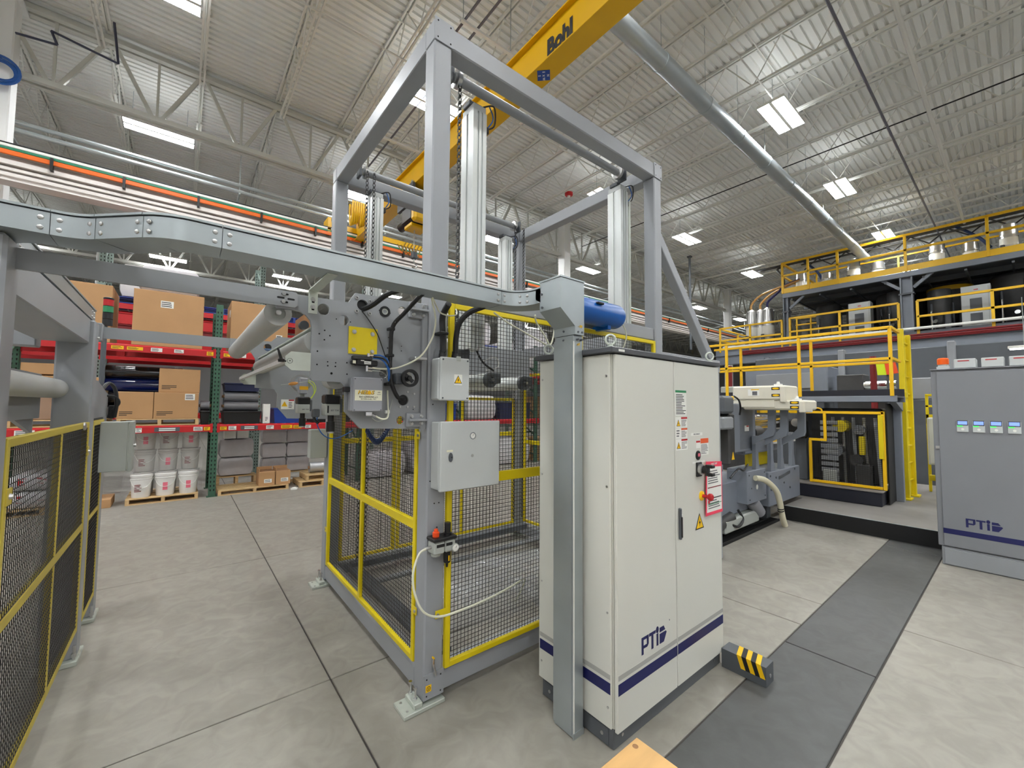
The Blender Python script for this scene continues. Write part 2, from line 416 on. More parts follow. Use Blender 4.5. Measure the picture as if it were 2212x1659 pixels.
# ---------------------------------------------------------------- services under the roof
t = thing('round_duct', 'round grey spiral duct running diagonally under the roof at right', 'duct', (4.6, 3.74, 7.7))
B().cyl((4.6, 3.74, 7.7), (21.2, 3.74, 7.7), .15, 28).build('pipe', M['duct'], t)
for x in (4.75, 6.3, 7.9, 9.4, 10.9, 12.5, 14.0, 15.6, 17.2, 18.8):
    B().ring((x - .03, 3.74, 7.7), (x + .03, 3.74, 7.7), .145, .158, 28).build('coupling', M['duct'], t)
    h = B(); h.cyl((x, 3.74, 7.85), (x, 3.74, DZ), .005, 5); h.build('hanger', M['galv'], t)
def pipe(name, label, m, p, q, r, group=None, cat='pipe', n=10):
    return tag(B().cyl(p, q, r, n).build(name, m), label, cat, group)
pipe('conduit_pipe', 'upper galvanised pipe of the pair above the crane runway', M['pipe'], (-13.9, 13.0, 7.55), (61, 13, 7.62), .045)
pipe('conduit_pipe', 'lower galvanised pipe of the pair above the crane runway', M['pipe'], (-13.9, 13.0, 7.38), (61, 13, 7.42), .05)
for i in range(5):
    pipe('conduit_pipe', 'thin conduit in the bundle just below the galvanised pipe pair', M['pipe'], (-13.9, 14.2, 7.45 - .17 * i), (61, 14.2, 7.45 - .17 * i), .022, 'thin conduits over the rack aisle', n=6)
b = B()
for x in range(-11, 60, 4):
    b.cyl((x, 13.0, 7.3), (x, 13.0, 9.3), .012, 6); b.bar((x, 12.9, 7.30), (x, 14.4, 7.30), .04, .04)
tag(b.build('pipe_hanger', M['galv']), 'trapeze hangers holding the pipes above the crane runway', 'hanger')
pipe('sprinkler_pipe', 'dark sprinkler pipe running away across the upper right roof', M['spipe'], (-14, 1.74, 8.3), (61, 1.78, 8.3), .024, None)
pipe('sprinkler_pipe', 'pale sprinkler pipe nearest the right edge of the roof', M['joist'], (-14, 1.08, 8.4), (61, 1.1, 8.4), .04, None)
pipe('black_cable', 'thin black cable stretched across the joists at right', M['black'], (12.9, -13, 8.42), (12.9, 11.4, 8.42), .016, None, 'cable', 6)
b = B(); b.tube([(-2.45, 10.56, 8.0), (-1.95, 10.45, 8.0)], .02, 6, 0); b.tube([(-1.95, 10.45, 8.0), (-2.02, 10.4, 8.18)], .02, 6, 0)
b.tube([(-2.02, 10.4, 8.18), (-1.16, 10.35, 8.02)], .02, 6, 0); b.tube([(-1.16, 10.35, 8.02), (-1.18, 9.8, 8.4)], .02, 6, 0)
tag(b.build('dark_pipe', M['dpipe']), 'dark stepped pipe below the girder in the upper left corner', 'pipe')
t = thing('coiled_cable', 'blue cable coil hanging on the white column at upper left', 'cable', (-2.72, 11.1, 7.3))
b = B()
for i in range(7):
    r = .17 + .014 * i; b.tube([(-2.72 + r * math.cos(a * PI / 8), 11.12 - .012 * i, 7.55 + r * math.sin(a * PI / 8) + .03 * math.sin(i * 2)) for a in range(17)], .014, 5, 2)
b.build('coil', M['coilb'], t)
B().tube([(-2.55, 11.1, 7.68), (-2.75, 11.1, 7.8), (-3.2, 11.1, 8.3)], .012, 6).build('tail', M['coilb'], t)
t = thing('alarm_horn', 'small round red alarm horn under the joists above the gantry', 'alarm', (9.44, 8.9, 8.44))
B().lathe((9.44, 8.9, 8.44), [(.09, 0), (.13, .03), (.13, .1), (.05, .14)], 14).build('bell', M['red'], t)
B().cyl((9.44, 8.9, 8.58), (9.44, 8.9, 8.6), .05, 10).build('base', M['wht'], t)
B().cyl((9.44, 8.9, 8.4), (9.44, 8.9, 8.44), .05, 10).build('lens', M['wht'], t)
t = thing('strut_pole', 'thin dark drop pole hanging below the twin light right of the gantry', 'pole', (17.25, 9, 4.2))
B().cyl((17.25, 9, 4.2), (17.25, 9, 8.3), .05, 8).build('tube', M['grayd'], t)
B().box(17.17, 17.33, 8.92, 9.08, 8.3, 8.36).build('flange', M['grayd'], t)

# ---------------------------------------------------------------- crane
t = thing('crane_runway', 'white crane runway beam with orange and green conductor rails', 'crane rail', (0, 11.0, 5.52))
b = B(); b.box(-13.9, 61, 10.85, 11.15, 5.53, 5.56); b.box(-13.9, 61, 10.985, 11.015, 5.56, 6.0); b.box(-13.9, 61, 10.85, 11.15, 6.0, 6.03)
b.build('beam', M['busw'], t)
for z0, z1, yy in ((5.64, 5.70, 10.93), (5.73, 5.78, 10.9), (5.82, 5.90, 10.86)): bx('stiffener_rail', M['busw'], (-13.9, 61, yy, yy + .07, z0, z1), t)
bx('orange_conductor', M['buso'], (-13.9, 61, 10.80, 10.83, 5.965, 6.05), t, .008)
bx('green_conductor', M['busg'], (-13.9, 61, 10.80, 10.83, 6.052, 6.097), t, .006)
bx('white_cover', M['wht'], (-13.9, 61, 10.80, 10.86, 6.099, 6.156), t, .008)
bx('black_cable', M['black'], (-13.9, 61, 10.79, 10.82, 6.158, 6.172), t)
br = B().box(-2.0, -1.96, 10.76, 10.86, 5.86, 6.08).build('bracket', M['black'], t)
for x in [-1.05, .1, 1.25, 2.4, 3.55, 4.7, 5.85, 7.0, 8.15, 9.3, 10.45, 12.6, 14.6, 16.6, 18.6, 20.6, 22.6]:
    o = br.copy(); COL.objects.link(o); o.location = (x + 2, 0, 0); ORG[o.name] = ORG[br.name]
for x in (-2.8, 11.85, 26.5, 41): bx('corbel', M['column'], (x - .15, x + .15, 10.9, 11.24, 5.2, 5.53), t)

t = thing('bridge_crane', 'yellow bridge crane girder crossing overhead', 'crane', (3.5, 4, 6.0))
b = B(); b.box(3.362, 3.65, -6, 10.9, 6.0, 6.022, .004); b.box(3.43, 3.582, -6, 10.9, 6.022, 6.46); b.box(3.362, 3.65, -6, 10.9, 6.46, 6.482, .004)
b.build('girder', M['crane'], t)
b = B(); b.box(2.75, 5.62, 10.86, 11.14, 6.05, 6.34, .01); b.box(2.7, 2.78, 10.8, 11.2, 6.0, 6.42); b.box(5.6, 5.68, 10.8, 11.2, 5.98, 6.40)
b.build('end_truck', M['crane'], t)
for x in (2.95, 5.4): B().cyl((x, 10.95, 6.11), (x, 11.05, 6.11), .08, 16).build('truck_wheel', M['grayd'], t)
for x in (2.69, 5.69): B().cyl((x - .04, 11, 6.2), (x + .04, 11, 6.2), .05, 10).build('buffer', M['black'], t)
text('Bohl', .30, M['txt'], t, (3.424, 3.385, 6.185), (0, -1, 0), (0, 0, 1), 'brand_lettering', .05, sx=.80)
cp = B(); c0 = Vector((3.51, 3.755, 5.997)); a = .082
cp.obox(c0, Vector((1, 1, 0)).normalized(), Vector((-1, 1, 0)).normalized(), Vector((0, 0, 1)), a, a, .002)
sg = cp.build('compass_plate', mat('compass_blue', (20, 66, 150), .5), t)
for ch, dx, dy in (('N', .055, -.055), ('S', -.055, .055), ('E', -.055, -.055), ('W', .055, .055)):
    text(ch, .045, M['wht'], sg, (c0.x + dx * .72, c0.y + dy * .72, 5.9945), Vector((1, 1, 0)), Vector((1, -1, 0)), 'compass_letter', .02)
x_ = B(); x_.obox(c0 - Vector((0, 0, .0026)), Vector((1, 0, 0)), Vector((0, 1, 0)), Vector((0, 0, 1)), .02, .003, .0006); x_.obox(c0 - Vector((0, 0, .0026)), Vector((1, 0, 0)), Vector((0, 1, 0)), Vector((0, 0, 1)), .003, .02, .0006)
x_.build('compass_cross', M['wht'], sg)
# festoon cable loops beside the girder
f = thing('festoon_cable', 'bundle of hanging yellow festoon cable loops under the crane', 'cable', (2.85, 9.0, 5.55))
for i in range(9):
    x = 2.72 + .045 * i; z = 5.62 + .03 * ((i * 5) % 4)
    B().tube([(x, 9.0 + .11, 6.1), (x + .005, 9.12, 5.85), (x, 9.06, z), (x, 8.96, z), (x - .005, 8.9, 5.85), (x, 8.9, 6.1)], .02, 7, 5).build('cable_loop', M['crane'], f)
bx('cable_track', M['galv'], (2.6, 3.2, 8.97, 9.03, 6.1, 6.14), f); bx('track_arm', M['galv'], (2.9, 3.45, 8.98, 9.02, 6.14, 6.2), f)
h = thing('chain_hoist', 'black and yellow electric chain hoist hanging under the crane girder', 'hoist', (3.5, 7.5, 5.1))
b = B(); b.box(3.3, 3.72, 7.2, 7.72, 5.25, 5.62, .06); b.build('motor_housing', M['black'], h)
B().box(3.27, 3.75, 7.02, 7.2, 5.2, 5.66, .05).build('gear_cover', M['crane'], h)
B().box(3.33, 3.69, 7.3, 7.62, 5.17, 5.26, .02).build('chain_guide', M['crane'], h)
B().cyl((3.5, 7.72, 5.45), (3.5, 8.15, 5.45), .09, 14).build('brake_drum', M['black'], h)
b = B(); b.box(3.3, 3.36, 7.2, 7.9, 5.62, 6.0); b.box(3.65, 3.71, 7.2, 7.9, 5.62, 6.0); b.box(3.3, 3.71, 7.3, 7.8, 5.66, 5.72)
b.build('trolley', M['grayd'], h)
for yy in (7.35, 7.75):
    for x in (3.37, 3.64): B().cyl((x - .02, yy, 6.06), (x + .02, yy, 6.06), .05, 12).build('trolley_wheel', M['steel'], h)
ch = B(); z = 5.2; i = 0
while z > 4.72:
    ch.bar((3.47 + (.008 if i % 2 else 0), 7.45, z), (3.47, 7.45, z - .05), .02 if i % 2 else .006, .006 if i % 2 else .02); z -= .04; i += 1
ch.build('hoist_chain', M['steel'], h)
hb = B().box(3.42, 3.54, 7.40, 7.50, 4.58, 4.73, .02).build('hook_block', M['grayd'], h)
B().tube([(3.48, 7.45, 4.6), (3.48, 7.45, 4.52), (3.54, 7.45, 4.46), (3.5, 7.45, 4.40), (3.44, 7.45, 4.42)], .016, 8).build('hook', M['steel'], h)
b = B()
for i in range(6): b.tube([(3.2 + .07 * i, 7.6, 4.86), (3.24 + .07 * i, 7.5, 4.70 - .02 * (i % 3)), (3.3 + .07 * i, 7.55, 4.82), (3.33 + .07 * i, 7.5, 4.9)], .011, 5)
b.build('chain_bag', mat('brass_chain', (150, 118, 40), .4, .5), h)

for x, l in ((3.49, 'left'), (3.75, 'right')):
    pipe('dark_rod', 'thin dark conduit above the gantry corner, ' + l + ' of two', M['spipe'], (x, -3, 8.22), (x, 11.4, 8.22), .022, None, 'conduit', 8)
for y, l in ((5.69, 'beside the gantry corner'), (9.48, 'lower one beyond the gantry beam')):
    t = thing('strut_bar', 'white strut bar carrying the thin dark conduits, ' + l, 'bracket', (3.97, y, 8.16)); bx('channel', M['column'], (3.41, 4.53, y - .03, y + .03, 8.16, 8.2), t)
    for x in (3.46, 4.48): B().cyl((x, y, 8.2), (x, y, DZ), .008, 6).build('hanger', M['galv'], t)

# ---------------------------------------------------------------- lifting gantry (steel frame)
G = M['gray']
t = thing('steel_gantry', 'tall grey steel gantry frame with lift columns over the mesh cage', 'gantry', (2.37, 3.25, 0), None)
gantry = t
PX = [(1.12, 1.242), (3.498, 3.62)]; PY = [(2.17, 2.292), (4.218, 4.34)]
for ix, (xa, xb) in enumerate(PX):
    for iy, (ya, yb) in enumerate(PY): bx('post', G, (xa, xb, ya, yb, .03, 3.94), t, .009)
for ya, yb in PY: bx('top_beam', G, (1.12, 3.62, ya, yb, 3.94, 4.078), t, .008)
for xa, xb in PX: bx('top_beam', G, (xa + .002, xb - .002, 2.294, 4.216, 3.942, 4.076), t, .006)
for ya, yb in PY: bx('bottom_rail', G, (1.245, 3.495, ya + .006, yb - .006, .05, .165), t, .006)
for xa, xb in PX: bx('bottom_rail', G, (xa + .006, xb - .006, 2.295, 4.215, .05, .165), t, .006)
bx('mid_rail', G, (1.245, 3.495, 2.19, 2.285, 2.335, 2.45), t, .006); bx('mid_rail', G, (1.245, 3.495, 4.23, 4.33, 2.335, 2.45), t, .006)
bx('mid_rail', G, (3.51, 3.61, 2.295, 4.215, 2.335, 2.45), t, .006)
for xa, xb in ((1.118, 1.246), (3.496, 3.624)):
    p = bx('corner_plate', G, (xa, xb, 2.162, 2.169, 3.935, 4.08), t)
    b = B()
    for u in (.02, .108):
        for z in (3.955, 4.06): b.cyl((xa + u, 2.16, z), (xa + u, 2.1625, z), .005, 8)
    b.build('plate_screw', M['dark'], p)
p = bx('corner_plate', G, (1.118, 1.246, 2.162, 2.169, .045, .18), t)
b = B()
for u in (.02, .108):
    for z in (.065, .155): b.cyl((1.118 + u, 2.16, z), (1.118 + u, 2.1625, z), .004, 8)
b.build('plate_screw', M['dark'], p)
gs = bx('ground_sticker', M['sign'], (1.132, 1.167, 2.1605, 2.162, .085, .122), t)
B().ring((1.1495, 2.1598, .1035), (1.1495, 2.1606, .1035), .010, .0125, 16).build('ground_symbol', M['txt'], gs)
b = B()
for i, ww in enumerate((.012, .008, .004)): b.box(1.1495 - ww / 2, 1.1495 + ww / 2, 2.1599, 2.1606, .1035 - .003 * i, .1048 - .003 * i)
b.box(1.149, 1.150, 2.1599, 2.1606, .1035, .111); b.build('ground_symbol', M['txt'], gs)
for z, r in ((.262, .005), (.198, .004), (.176, .004)): B().cyl((1.172 + (.3 - z) * .12, 2.152, z), (1.172 + (.3 - z) * .12, 2.17, z), r, 8).build('bolt', M['sign'] if z != .198 else M['steel'], t)
B().tube([(1.177, 2.156, .258), (1.173, 2.15, .225), (1.184, 2.152, .19), (1.19, 2.156, .165)], .007, 8).build('earth_strap', M['chrome'], t)
b = B()
for x, z in ((1.14, 1.26), (1.17, 1.13), (1.2, 1.13), (1.19, .99), (1.15, 1.705)): b.cyl((x, 2.168, z), (x, 2.1705, z), .004, 8)
b.build('tapped_hole', M['dark'], t)
def foot(x0, x1, y0, y1, side):
    f = bx('foot_plate', M['galvl'], (x0, x1, y0, y1, 0, .022), t, .003)
    xs = x0 + .05 if side < 0 else x1 - .05
    for yy in (y0 + .03, y1 - .03):
        B().cyl((x0 + .03 if side < 0 else x1 - .03, yy, .02), (x0 + .03 if side < 0 else x1 - .03, yy, .026), .007, 10).build('countersunk_screw', M['steel'], f)
    jx = x0 + .085 if side < 0 else x1 - .085
    bx('jack_block', M['galvl'], (jx - .022, jx + .03, y0 + .012, y1 - .012, .022, .05), f, .004)
    for yy in (y0 + .045, y1 - .035):
        B().cyl((jx, yy, .05), (jx, yy, .115), .006, 10).cyl((jx, yy, .052), (jx, yy, .064), .012, 6).cyl((jx, yy, .112), (jx, yy, .124), .011, 6).build('jack_bolt', M['chrome'], f)
foot(1.0, 1.25, 2.146, 2.29, -1); foot(1.0, 1.245, 4.14, 4.30, -1); foot(3.5, 3.75, 2.146, 2.29, 1); foot(3.5, 3.75, 4.2, 4.34, 1)

def column(x, y, z0, z1):
    s = .0; a, d = .058, .08
    P = [(x - a, y - d), (x - .022, y - d), (x - .022, y - d + .012), (x - .008, y - d + .012), (x - .008, y - d), (x + .012, y - d), (x + .012, y - d + .012), (x + .026, y - d + .012), (x + .026, y - d), (x + a, y - d),
         (x + a, y + d), (x - a, y + d), (x - a, y + .012), (x - a + .01, y + .012), (x - a + .01, y - .012), (x - a, y - .012)]
    c = B().prism(P, 'xy', z0, z1).build('lift_column', M['alu'], t)
    bx('end_block', M['boxg'], (x - a + .004, x + a - .004, y - d + .004, y + d - .004, z1, z1 + .05), c, .004)
    bx('motor_bracket', M['grayd'], (x - a - .01, x + a + .02, y - .04, y + .05, z1 + .05, z1 + .085), c, .004)
    b = B(); b.tube([(x + a + .01, y - .05, z1 - .10), (x + a + .05, y - .09, z1 - .02), (x + a + .03, y - .07, z1 + .08)], .005, 6)
    b.build('sensor_cable', M['hoseb'], c)
    b = B(); b.tube([(x + a - .02, y - .06, z1 + .06), (x + a + .05, y - .10, z1 + .07), (x + a + .07, y - .08, z1 - .05), (x + a + .02, y - .05, z1 - .09)], .006, 6)
    b.box(x + a + .002, x + a + .03, y - .07, y - .03, z1 - .13, z1 - .08, .004); b.build('sensor_lead', M['black'], c)
    return c
column(1.615, 2.48, 2.1, 3.84); column(3.34, 2.48, 2.1, 3.84); column(1.475, 4.10, 2.1, 3.80); column(3.17, 4.10, 2.1, 3.80)
B().cyl((3.44, 2.42, 2.2), (3.44, 2.42, 3.80), .016, 10).build('conduit_tube', M['galvl'], t)
for y, z, xa, xb in ((2.42, 4.0, 1.40, 3.30), (4.08, 4.04, 1.33, 3.33)):
    sh = B().cyl((xa, y, z), (xb, y, z), .034, 18).build('lift_shaft', M['gray2'], t)
    for x in (xa + .03, xb - .04):
        B().lathe((x, y, z), [(.04, -.02), (.062, -.015), (.062, .015), (.04, .02)], 18, (1, 0, 0)).build('chain_sprocket', M['steel'], sh)
    for x in (xa - .03, xb + .03):
        b = B().box(x - .012, x + .012, y - .05, y + .05, z - .07, z + .07, .01); b.build('bearing_block', M['grayd'], sh)
def chain(x, y, z0, z1):
    b = B(); z = z0; i = 0
    while z < z1:
        if i % 2: b.box(x - .013, x - .009, y - .006, y + .006, z, z + .022); b.box(x + .009, x + .013, y - .006, y + .006, z, z + .022)
        else: b.box(x - .008, x + .008, y - .008, y + .008, z + .002, z + .020)
        z += .023; i += 1
    b.build('lift_chain', M['dk'], t)
chain(1.44, 2.40, 2.2, 3.98); chain(1.36, 4.02, .15, 4.02); chain(1.43, 4.02, .15, 4.02); chain(3.27, 4.02, .3, 4.02); chain(3.41, 4.02, .3, 4.02)
# brace and outrigger at the right
b = B().bar((3.60, 2.24, 3.42), (4.70, 2.24, 2.24), .10, .09, (0, 1, 0), .006); b.build('diagonal_brace', G, t)
bx('outrigger_beam', G, (3.625, 4.86, 2.19, 2.29, 2.10, 2.24), t, .006)
bx('outrigger_post', G, (4.72, 4.84, 2.19, 2.29, 0, 2.10), t, .006)
# carriage plate and rolls inside the cage
bx('carriage_plate', M['gray2'], (1.33, 3.45, 3.93, 3.97, 1.9, 2.39), t, .004)
for x, z in ((1.83, 1.895), (2.165, 1.885)):
    r = B().cyl((x, 2.55, z), (x, 3.92, z), .055, 22).build('carriage_roll', M['alu'], t)
    B().ring((x, 2.53, z), (x, 2.56, z), .028, .057, 22).cyl((x, 2.54, z), (x, 2.55, z), .028, 14).build('roll_end', M['grayd'], r)
    B().cyl((x, 2.50, z), (x, 2.55, z), .012, 10).build('roll_shaft', M['steel'], r)
    bx('bearing_arm', M['grayd'], (x + .03, x + .12, 2.56, 2.64, z - .02, z + .06), t, .006)
bx('carriage_arm', M['grayd'], (1.45, 1.62, 2.5, 3.92, 2.02, 2.10), t, .006)
B().tube([(1.66, 2.5, 2.13), (1.70, 2.46, 2.02), (1.80, 2.46, 1.96)], .008, 6).build('carriage_cable', M['black'], t)
B().tube([(1.70, 2.48, 2.02), (1.82, 2.46, 2.06), (1.84, 2.46, 1.99), (1.74, 2.47, 1.96)], .004, 6).build('carriage_cable', M['wht'], t)
bx('floor_bar', M['grayd'], (1.3, 3.45, 3.96, 4.04, .17, .225), t, .004); B().cyl((1.3, 3.7, .12), (3.45, 3.7, .12), .025, 12).build('floor_roller', M['gray2'], t)
bx('floor_tray', M['grayd'], (1.26, 1.38, 2.30, 4.1, .165, .19), t, .003)

# ---------------------------------------------------------------- mesh guard panels
def guard(label, plane, fix, a0, a1, z0, z1, mids=(), stiles=(), m=None, w=.032, dp=.03, pitch=.0254, tabs=(), wr=.0013, mesh=None, group='yellow mesh guard panels'):
    m = m or M['yel']
    X = plane == 'xz'
    def bxx(u0, u1, za, zb, d0, d1, c=.003, B_=None):
        B_ = B_ or B()
        return B_.box(u0, u1, d0, d1, za, zb, c) if X else B_.box(d0, d1, u0, u1, za, zb, c)
    t = thing('mesh_guard_panel', label, 'guard panel', ((a0 + a1) / 2, fix, z0) if X else (fix, (a0 + a1) / 2, z0), group)
    d0, d1 = fix, fix + dp
    for u in (a0, a1 - w): bxx(u, u + w, z0, z1, d0, d1).build('frame_stile', m, t)
    for z in (z0, z1 - w): bxx(a0 + w, a1 - w, z, z + w, d0 + .001, d1 - .001).build('frame_rail', m, t)
    for za, zb in mids: bxx(a0 + w, a1 - w, za, zb, d0 + .001, d1 - .001).build('mid_rail', m, t)
    for ua, ub in stiles:
        e = [z0 + w] + [v for q in mids for v in q] + [z1 - w]
        for k in range(0, len(e), 2): bxx(ua, ub, e[k], e[k + 1], d0 + .001, d1 - .001).build('mid_stile', m, t)
    b = B(); md = d1 - .006; u = a0 + w + pitch * .5
    while u < a1 - w: bxx(u - wr, u + wr, z0 + w * .6, z1 - w * .6, md - wr, md + wr, 0, b); u += pitch
    z = z0 + w + pitch * .5; md += wr * 2
    while z < z1 - w: bxx(a0 + w * .6, a1 - w * .6, z - wr, z + wr, md - wr, md + wr, 0, b); z += pitch
    b.build('wire_mesh', mesh or M['wire'], t, kind='stuff', flat=True)
    for (ua, ub, z) in tabs:
        tb = bxx(ua, ub, z - .022, z + .022, d0 - .004, d0 - .001, 0).build('mounting_tab', m, t)
        uc = ua + .014 if abs(ua - a0) > abs(ub - a0) else ub - .014
        p = (uc, d0 - .012, z) if X else (d0 - .012, uc, z); q = (uc, d0 - .003, z) if X else (d0 - .003, uc, z)
        B().cyl(p, q, .009, 8).build('tab_bolt', M['steel'], tb)
    return t
guard('large yellow mesh panel on the cage front, behind the grey control boxes', 'xz', 2.155, 1.25, 3.47, .175, 2.322, [(1.21, 1.272)], [(2.42, 2.45)], tabs=[(1.18, 1.262, .50)])
guard('yellow mesh panel on the left side of the cage beside the walkway', 'yz', 1.115, 2.30, 4.17, .195, 2.20, [(.955, 1.01)], [(3.235, 3.27)], tabs=[(2.255, 2.31, .50), (2.255, 2.31, 1.52), (4.165, 4.205, .52)])
guard('narrow yellow mesh panel at the back left of the cage', 'xz', 4.26, 1.26, 1.83, .16, 1.80, [(1.31, 1.36)])
guard('wide yellow mesh panel at the back of the cage', 'xz', 4.26, 1.85, 3.48, .16, 1.80, [(1.31, 1.36)], [(2.655, 2.68)])
guard('yellow mesh panel on the right side of the cage behind the control cabinet', 'yz', 3.575, 2.31, 4.20, .18, 2.12, [(1.2, 1.25)], [(3.2, 3.23)])

# ---------------------------------------------------------------- boxes and air unit on the front post
def bolt(b, x, y, z, r=.005, d=.004): b.cyl((x, y - d, z), (x, y, z), r, 8)
def tri_sign(parent, x, y, z, s, plate=None, side='xz'):
    if plate: plate = bx('sign_plate', M['wht'], (x - plate, x + plate, y - .0012, y, z - plate * 1.15, z + plate * 1.15), parent)
    p = plate or parent
    b = B().prism([(x - s, z - s * .8), (x + s, z - s * .8), (x, z + s)], 'xz', y - .0022, y - .0012); q = b.build('warning_triangle', M['txt'], p)
    k = .78; b = B().prism([(x - s * k, z - s * .68), (x + s * k, z - s * .68), (x, z + s * k)], 'xz', y - .0028, y - .0022); b.build('triangle_face', M['sign'], p)
    e = s * .1; b = B().prism([(x + e, z + s * .42), (x - e * 2.2, z - s * .14), (x - e * .2, z - s * .14), (x - e, z - s * .55), (x + e * 2.2, z + s * .04), (x + e * .3, z + s * .04)], 'xz', y - .0034, y - .0028)
    b.build('lightning_bolt', M['txt'], p)
t = thing('junction_box', 'pale grey junction box with lightning warning, upper box on the post', 'control box', (1.23, 2.11, 1.727))
bx('body', M['boxg'], (1.132, 1.322, 2.075, 2.165, 1.730, 1.972), t, .008); bx('cover', M['boxg'], (1.132, 1.325, 2.05, 2.073, 1.727, 1.976), t, .006)
for x in (1.147, 1.310):
    for z in (1.742, 1.961): B().cyl((x, 2.047, z), (x, 2.051, z), .005, 10).build('cover_screw', M['grayd'], t)
tri_sign(t, 1.246, 2.0495, 1.848, .026, .027)
bx('cable_gland', M['boxo'], (1.235, 1.262, 2.044, 2.06, 1.958, 1.985), t, .003)
for x in (1.177, 1.262): B().lathe((x, 2.115, 1.975), [(.021, 0), (.021, .022), (.018, .03), (.018, .045)], 12).build('conduit_fitting', M['rub'], t)
t = thing('control_box', 'larger pale grey control box with keyhole latch, lower box on the post', 'control box', (1.35, 2.11, 1.215))
bx('body', M['boxg'], (1.142, 1.548, 2.078, 2.168, 1.220, 1.604), t, .005); bx('door', M['boxg'], (1.14, 1.553, 2.05, 2.076, 1.215, 1.608), t, .004)
g = B().ring((1.352, 2.046, 1.522), (1.352, 2.05, 1.522), .016, .021, 24).build('pressure_gauge', M['chrome'], t)
B().cyl((1.352, 2.048, 1.522), (1.352, 2.0505, 1.522), .0165, 20).build('gauge_face', M['wht'], g); B().bar((1.352, 2.0475, 1.522), (1.359, 2.0475, 1.531), .002, .001).build('gauge_needle', M['txt'], g)
b = B().prism([(1.204 + .013 * math.cos(a), 1.405 + .026 * math.sin(a)) for a in [i * PI / 10 for i in range(20)]], 'xz', 2.044, 2.0505); lt = b.build('door_latch', M['grayd'], t)
B().cyl((1.208, 2.0425, 1.405), (1.208, 2.0445, 1.405), .004, 8).build('key_slot', M['black'], lt)
lb = bx('name_label', M['ivory'], (1.178, 1.218, 2.0485, 2.0502, 1.436, 1.447), t)
B().cyl((1.352, 2.049, 1.405), (1.352, 2.0505, 1.405), .009, 14).build('stain_dot', mat('grey_smudge', (160, 160, 156), .6), t)
t = thing('air_regulator', 'compressed air filter regulator with orange lock cap on the post', 'regulator', (1.19, 2.11, .78))
bx('body', M['boxo'], (1.125, 1.192, 2.075, 2.155, .865, .935), t, .008); bx('body', M['boxo'], (1.196, 1.262, 2.075, 2.155, .868, .935), t, .008)
bx('cap_strip', M['black'], (1.118, 1.268, 2.068, 2.16, .936, .956), t, .005); bx('label_strip', M['black'], (1.14, 1.19, 2.0735, 2.0755, .905, .922), t); bx('label_strip', M['black'], (1.2, 1.24, 2.0735, 2.0755, .905, .922), t)
B().lathe((1.155, 2.115, .956), [(.019, 0), (.02, .024), (.012, .030), (.012, .040), (.008, .044)], 16).build('orange_knob', M['orange'], t)
B().lathe((1.23, 2.115, .956), [(.024, 0), (.024, .010), (.018, .012), (.019, .066), (.016, .069)], 18).build('black_knob', M['black'], t)
bw = B().lathe((1.229, 2.115, .772), [(.006, 0), (.008, .02), (.020, .028), (.022, .09), (.022, .10)], 16).build('filter_bowl', M['black'], t)
bx('sight_glass', M['sign'], (1.226, 1.231, 2.090, 2.0945, .812, .842), bw)
B().lathe((1.156, 2.115, .85), [(.026, 0), (.028, .008), (.028, .016)], 16).build('bottom_cap', M['boxo'], t)
g = B().lathe((1.252, 2.075, .890), [(.02, 0), (.023, .004), (.023, .016)], 20, (0, -1, 0)).build('gauge_body', M['boxo'], t)
B().cyl((1.252, 2.0575, .890), (1.252, 2.0592, .890), .019, 18).build('gauge_face', M['wht'], g); B().bar((1.252, 2.057, .89), (1.258, 2.057, .901), .002, .001).build('gauge_needle', M['txt'], g)
B().cyl((1.085, 2.115, .900), (1.127, 2.115, .904), .010, 10).build('hose_fitting', M['steel'], t)
B().tube([(1.09, 2.11, .902), (1.045, 2.10, .885), (1.003, 2.08, .80), (1.005, 2.06, .70), (1.05, 2.04, .60), (1.14, 2.03, .553), (1.30, 2.03, .548), (1.52, 2.06, .545), (1.72, 2.12, .535), (1.90, 2.22, .50), (2.02, 2.35, .40), (2.06, 2.5, .2)], .0062, 8).build('air_hose', M['hosew'], t)

# ---------------------------------------------------------------- cable tray and trunking
def ribbon(F, wd, z0, z1, over=0.0):
    b = B(); F = [Vector((p[0], p[1], 0)) for p in F]; n = len(F); Ns = []
    for i in range(n):
        d = (F[min(i + 1, n - 1)] - F[max(i - 1, 0)]).normalized(); Ns.append(Vector((-d.y, d.x, 0)))
    vs = []
    for p, q in zip(F, Ns):
        a = p - q * over; c = p + q * (wd + over); vs += [(a.x, a.y, z0), (a.x, a.y, z1), (c.x, c.y, z1), (c.x, c.y, z0)]
    fs = [(0, 1, 2, 3), (4 * n - 1, 4 * n - 2, 4 * n - 3, 4 * n - 4)]
    for i in range(n - 1):
        for k in range(4): fs.append((4 * i + k, 4 * i + (k + 1) % 4, 4 * i + 4 + (k + 1) % 4, 4 * i + 4 + k))
    return b.add(vs, fs)
def arc(cx, cy, r, a0, a1, n=10): return [(cx + r * math.cos(math.radians(a0 + (a1 - a0) * i / n)), cy + r * math.sin(math.radians(a0 + (a1 - a0) * i / n))) for i in range(n + 1)]
t = thing('cable_tray', 'galvanised cable tray bending across the picture down to the cabinet', 'cable tray', (.5, 1.88, 0))
tray = t; GV = M['galv']; TW = .14; TZ0, TZ1 = 2.268, 2.342
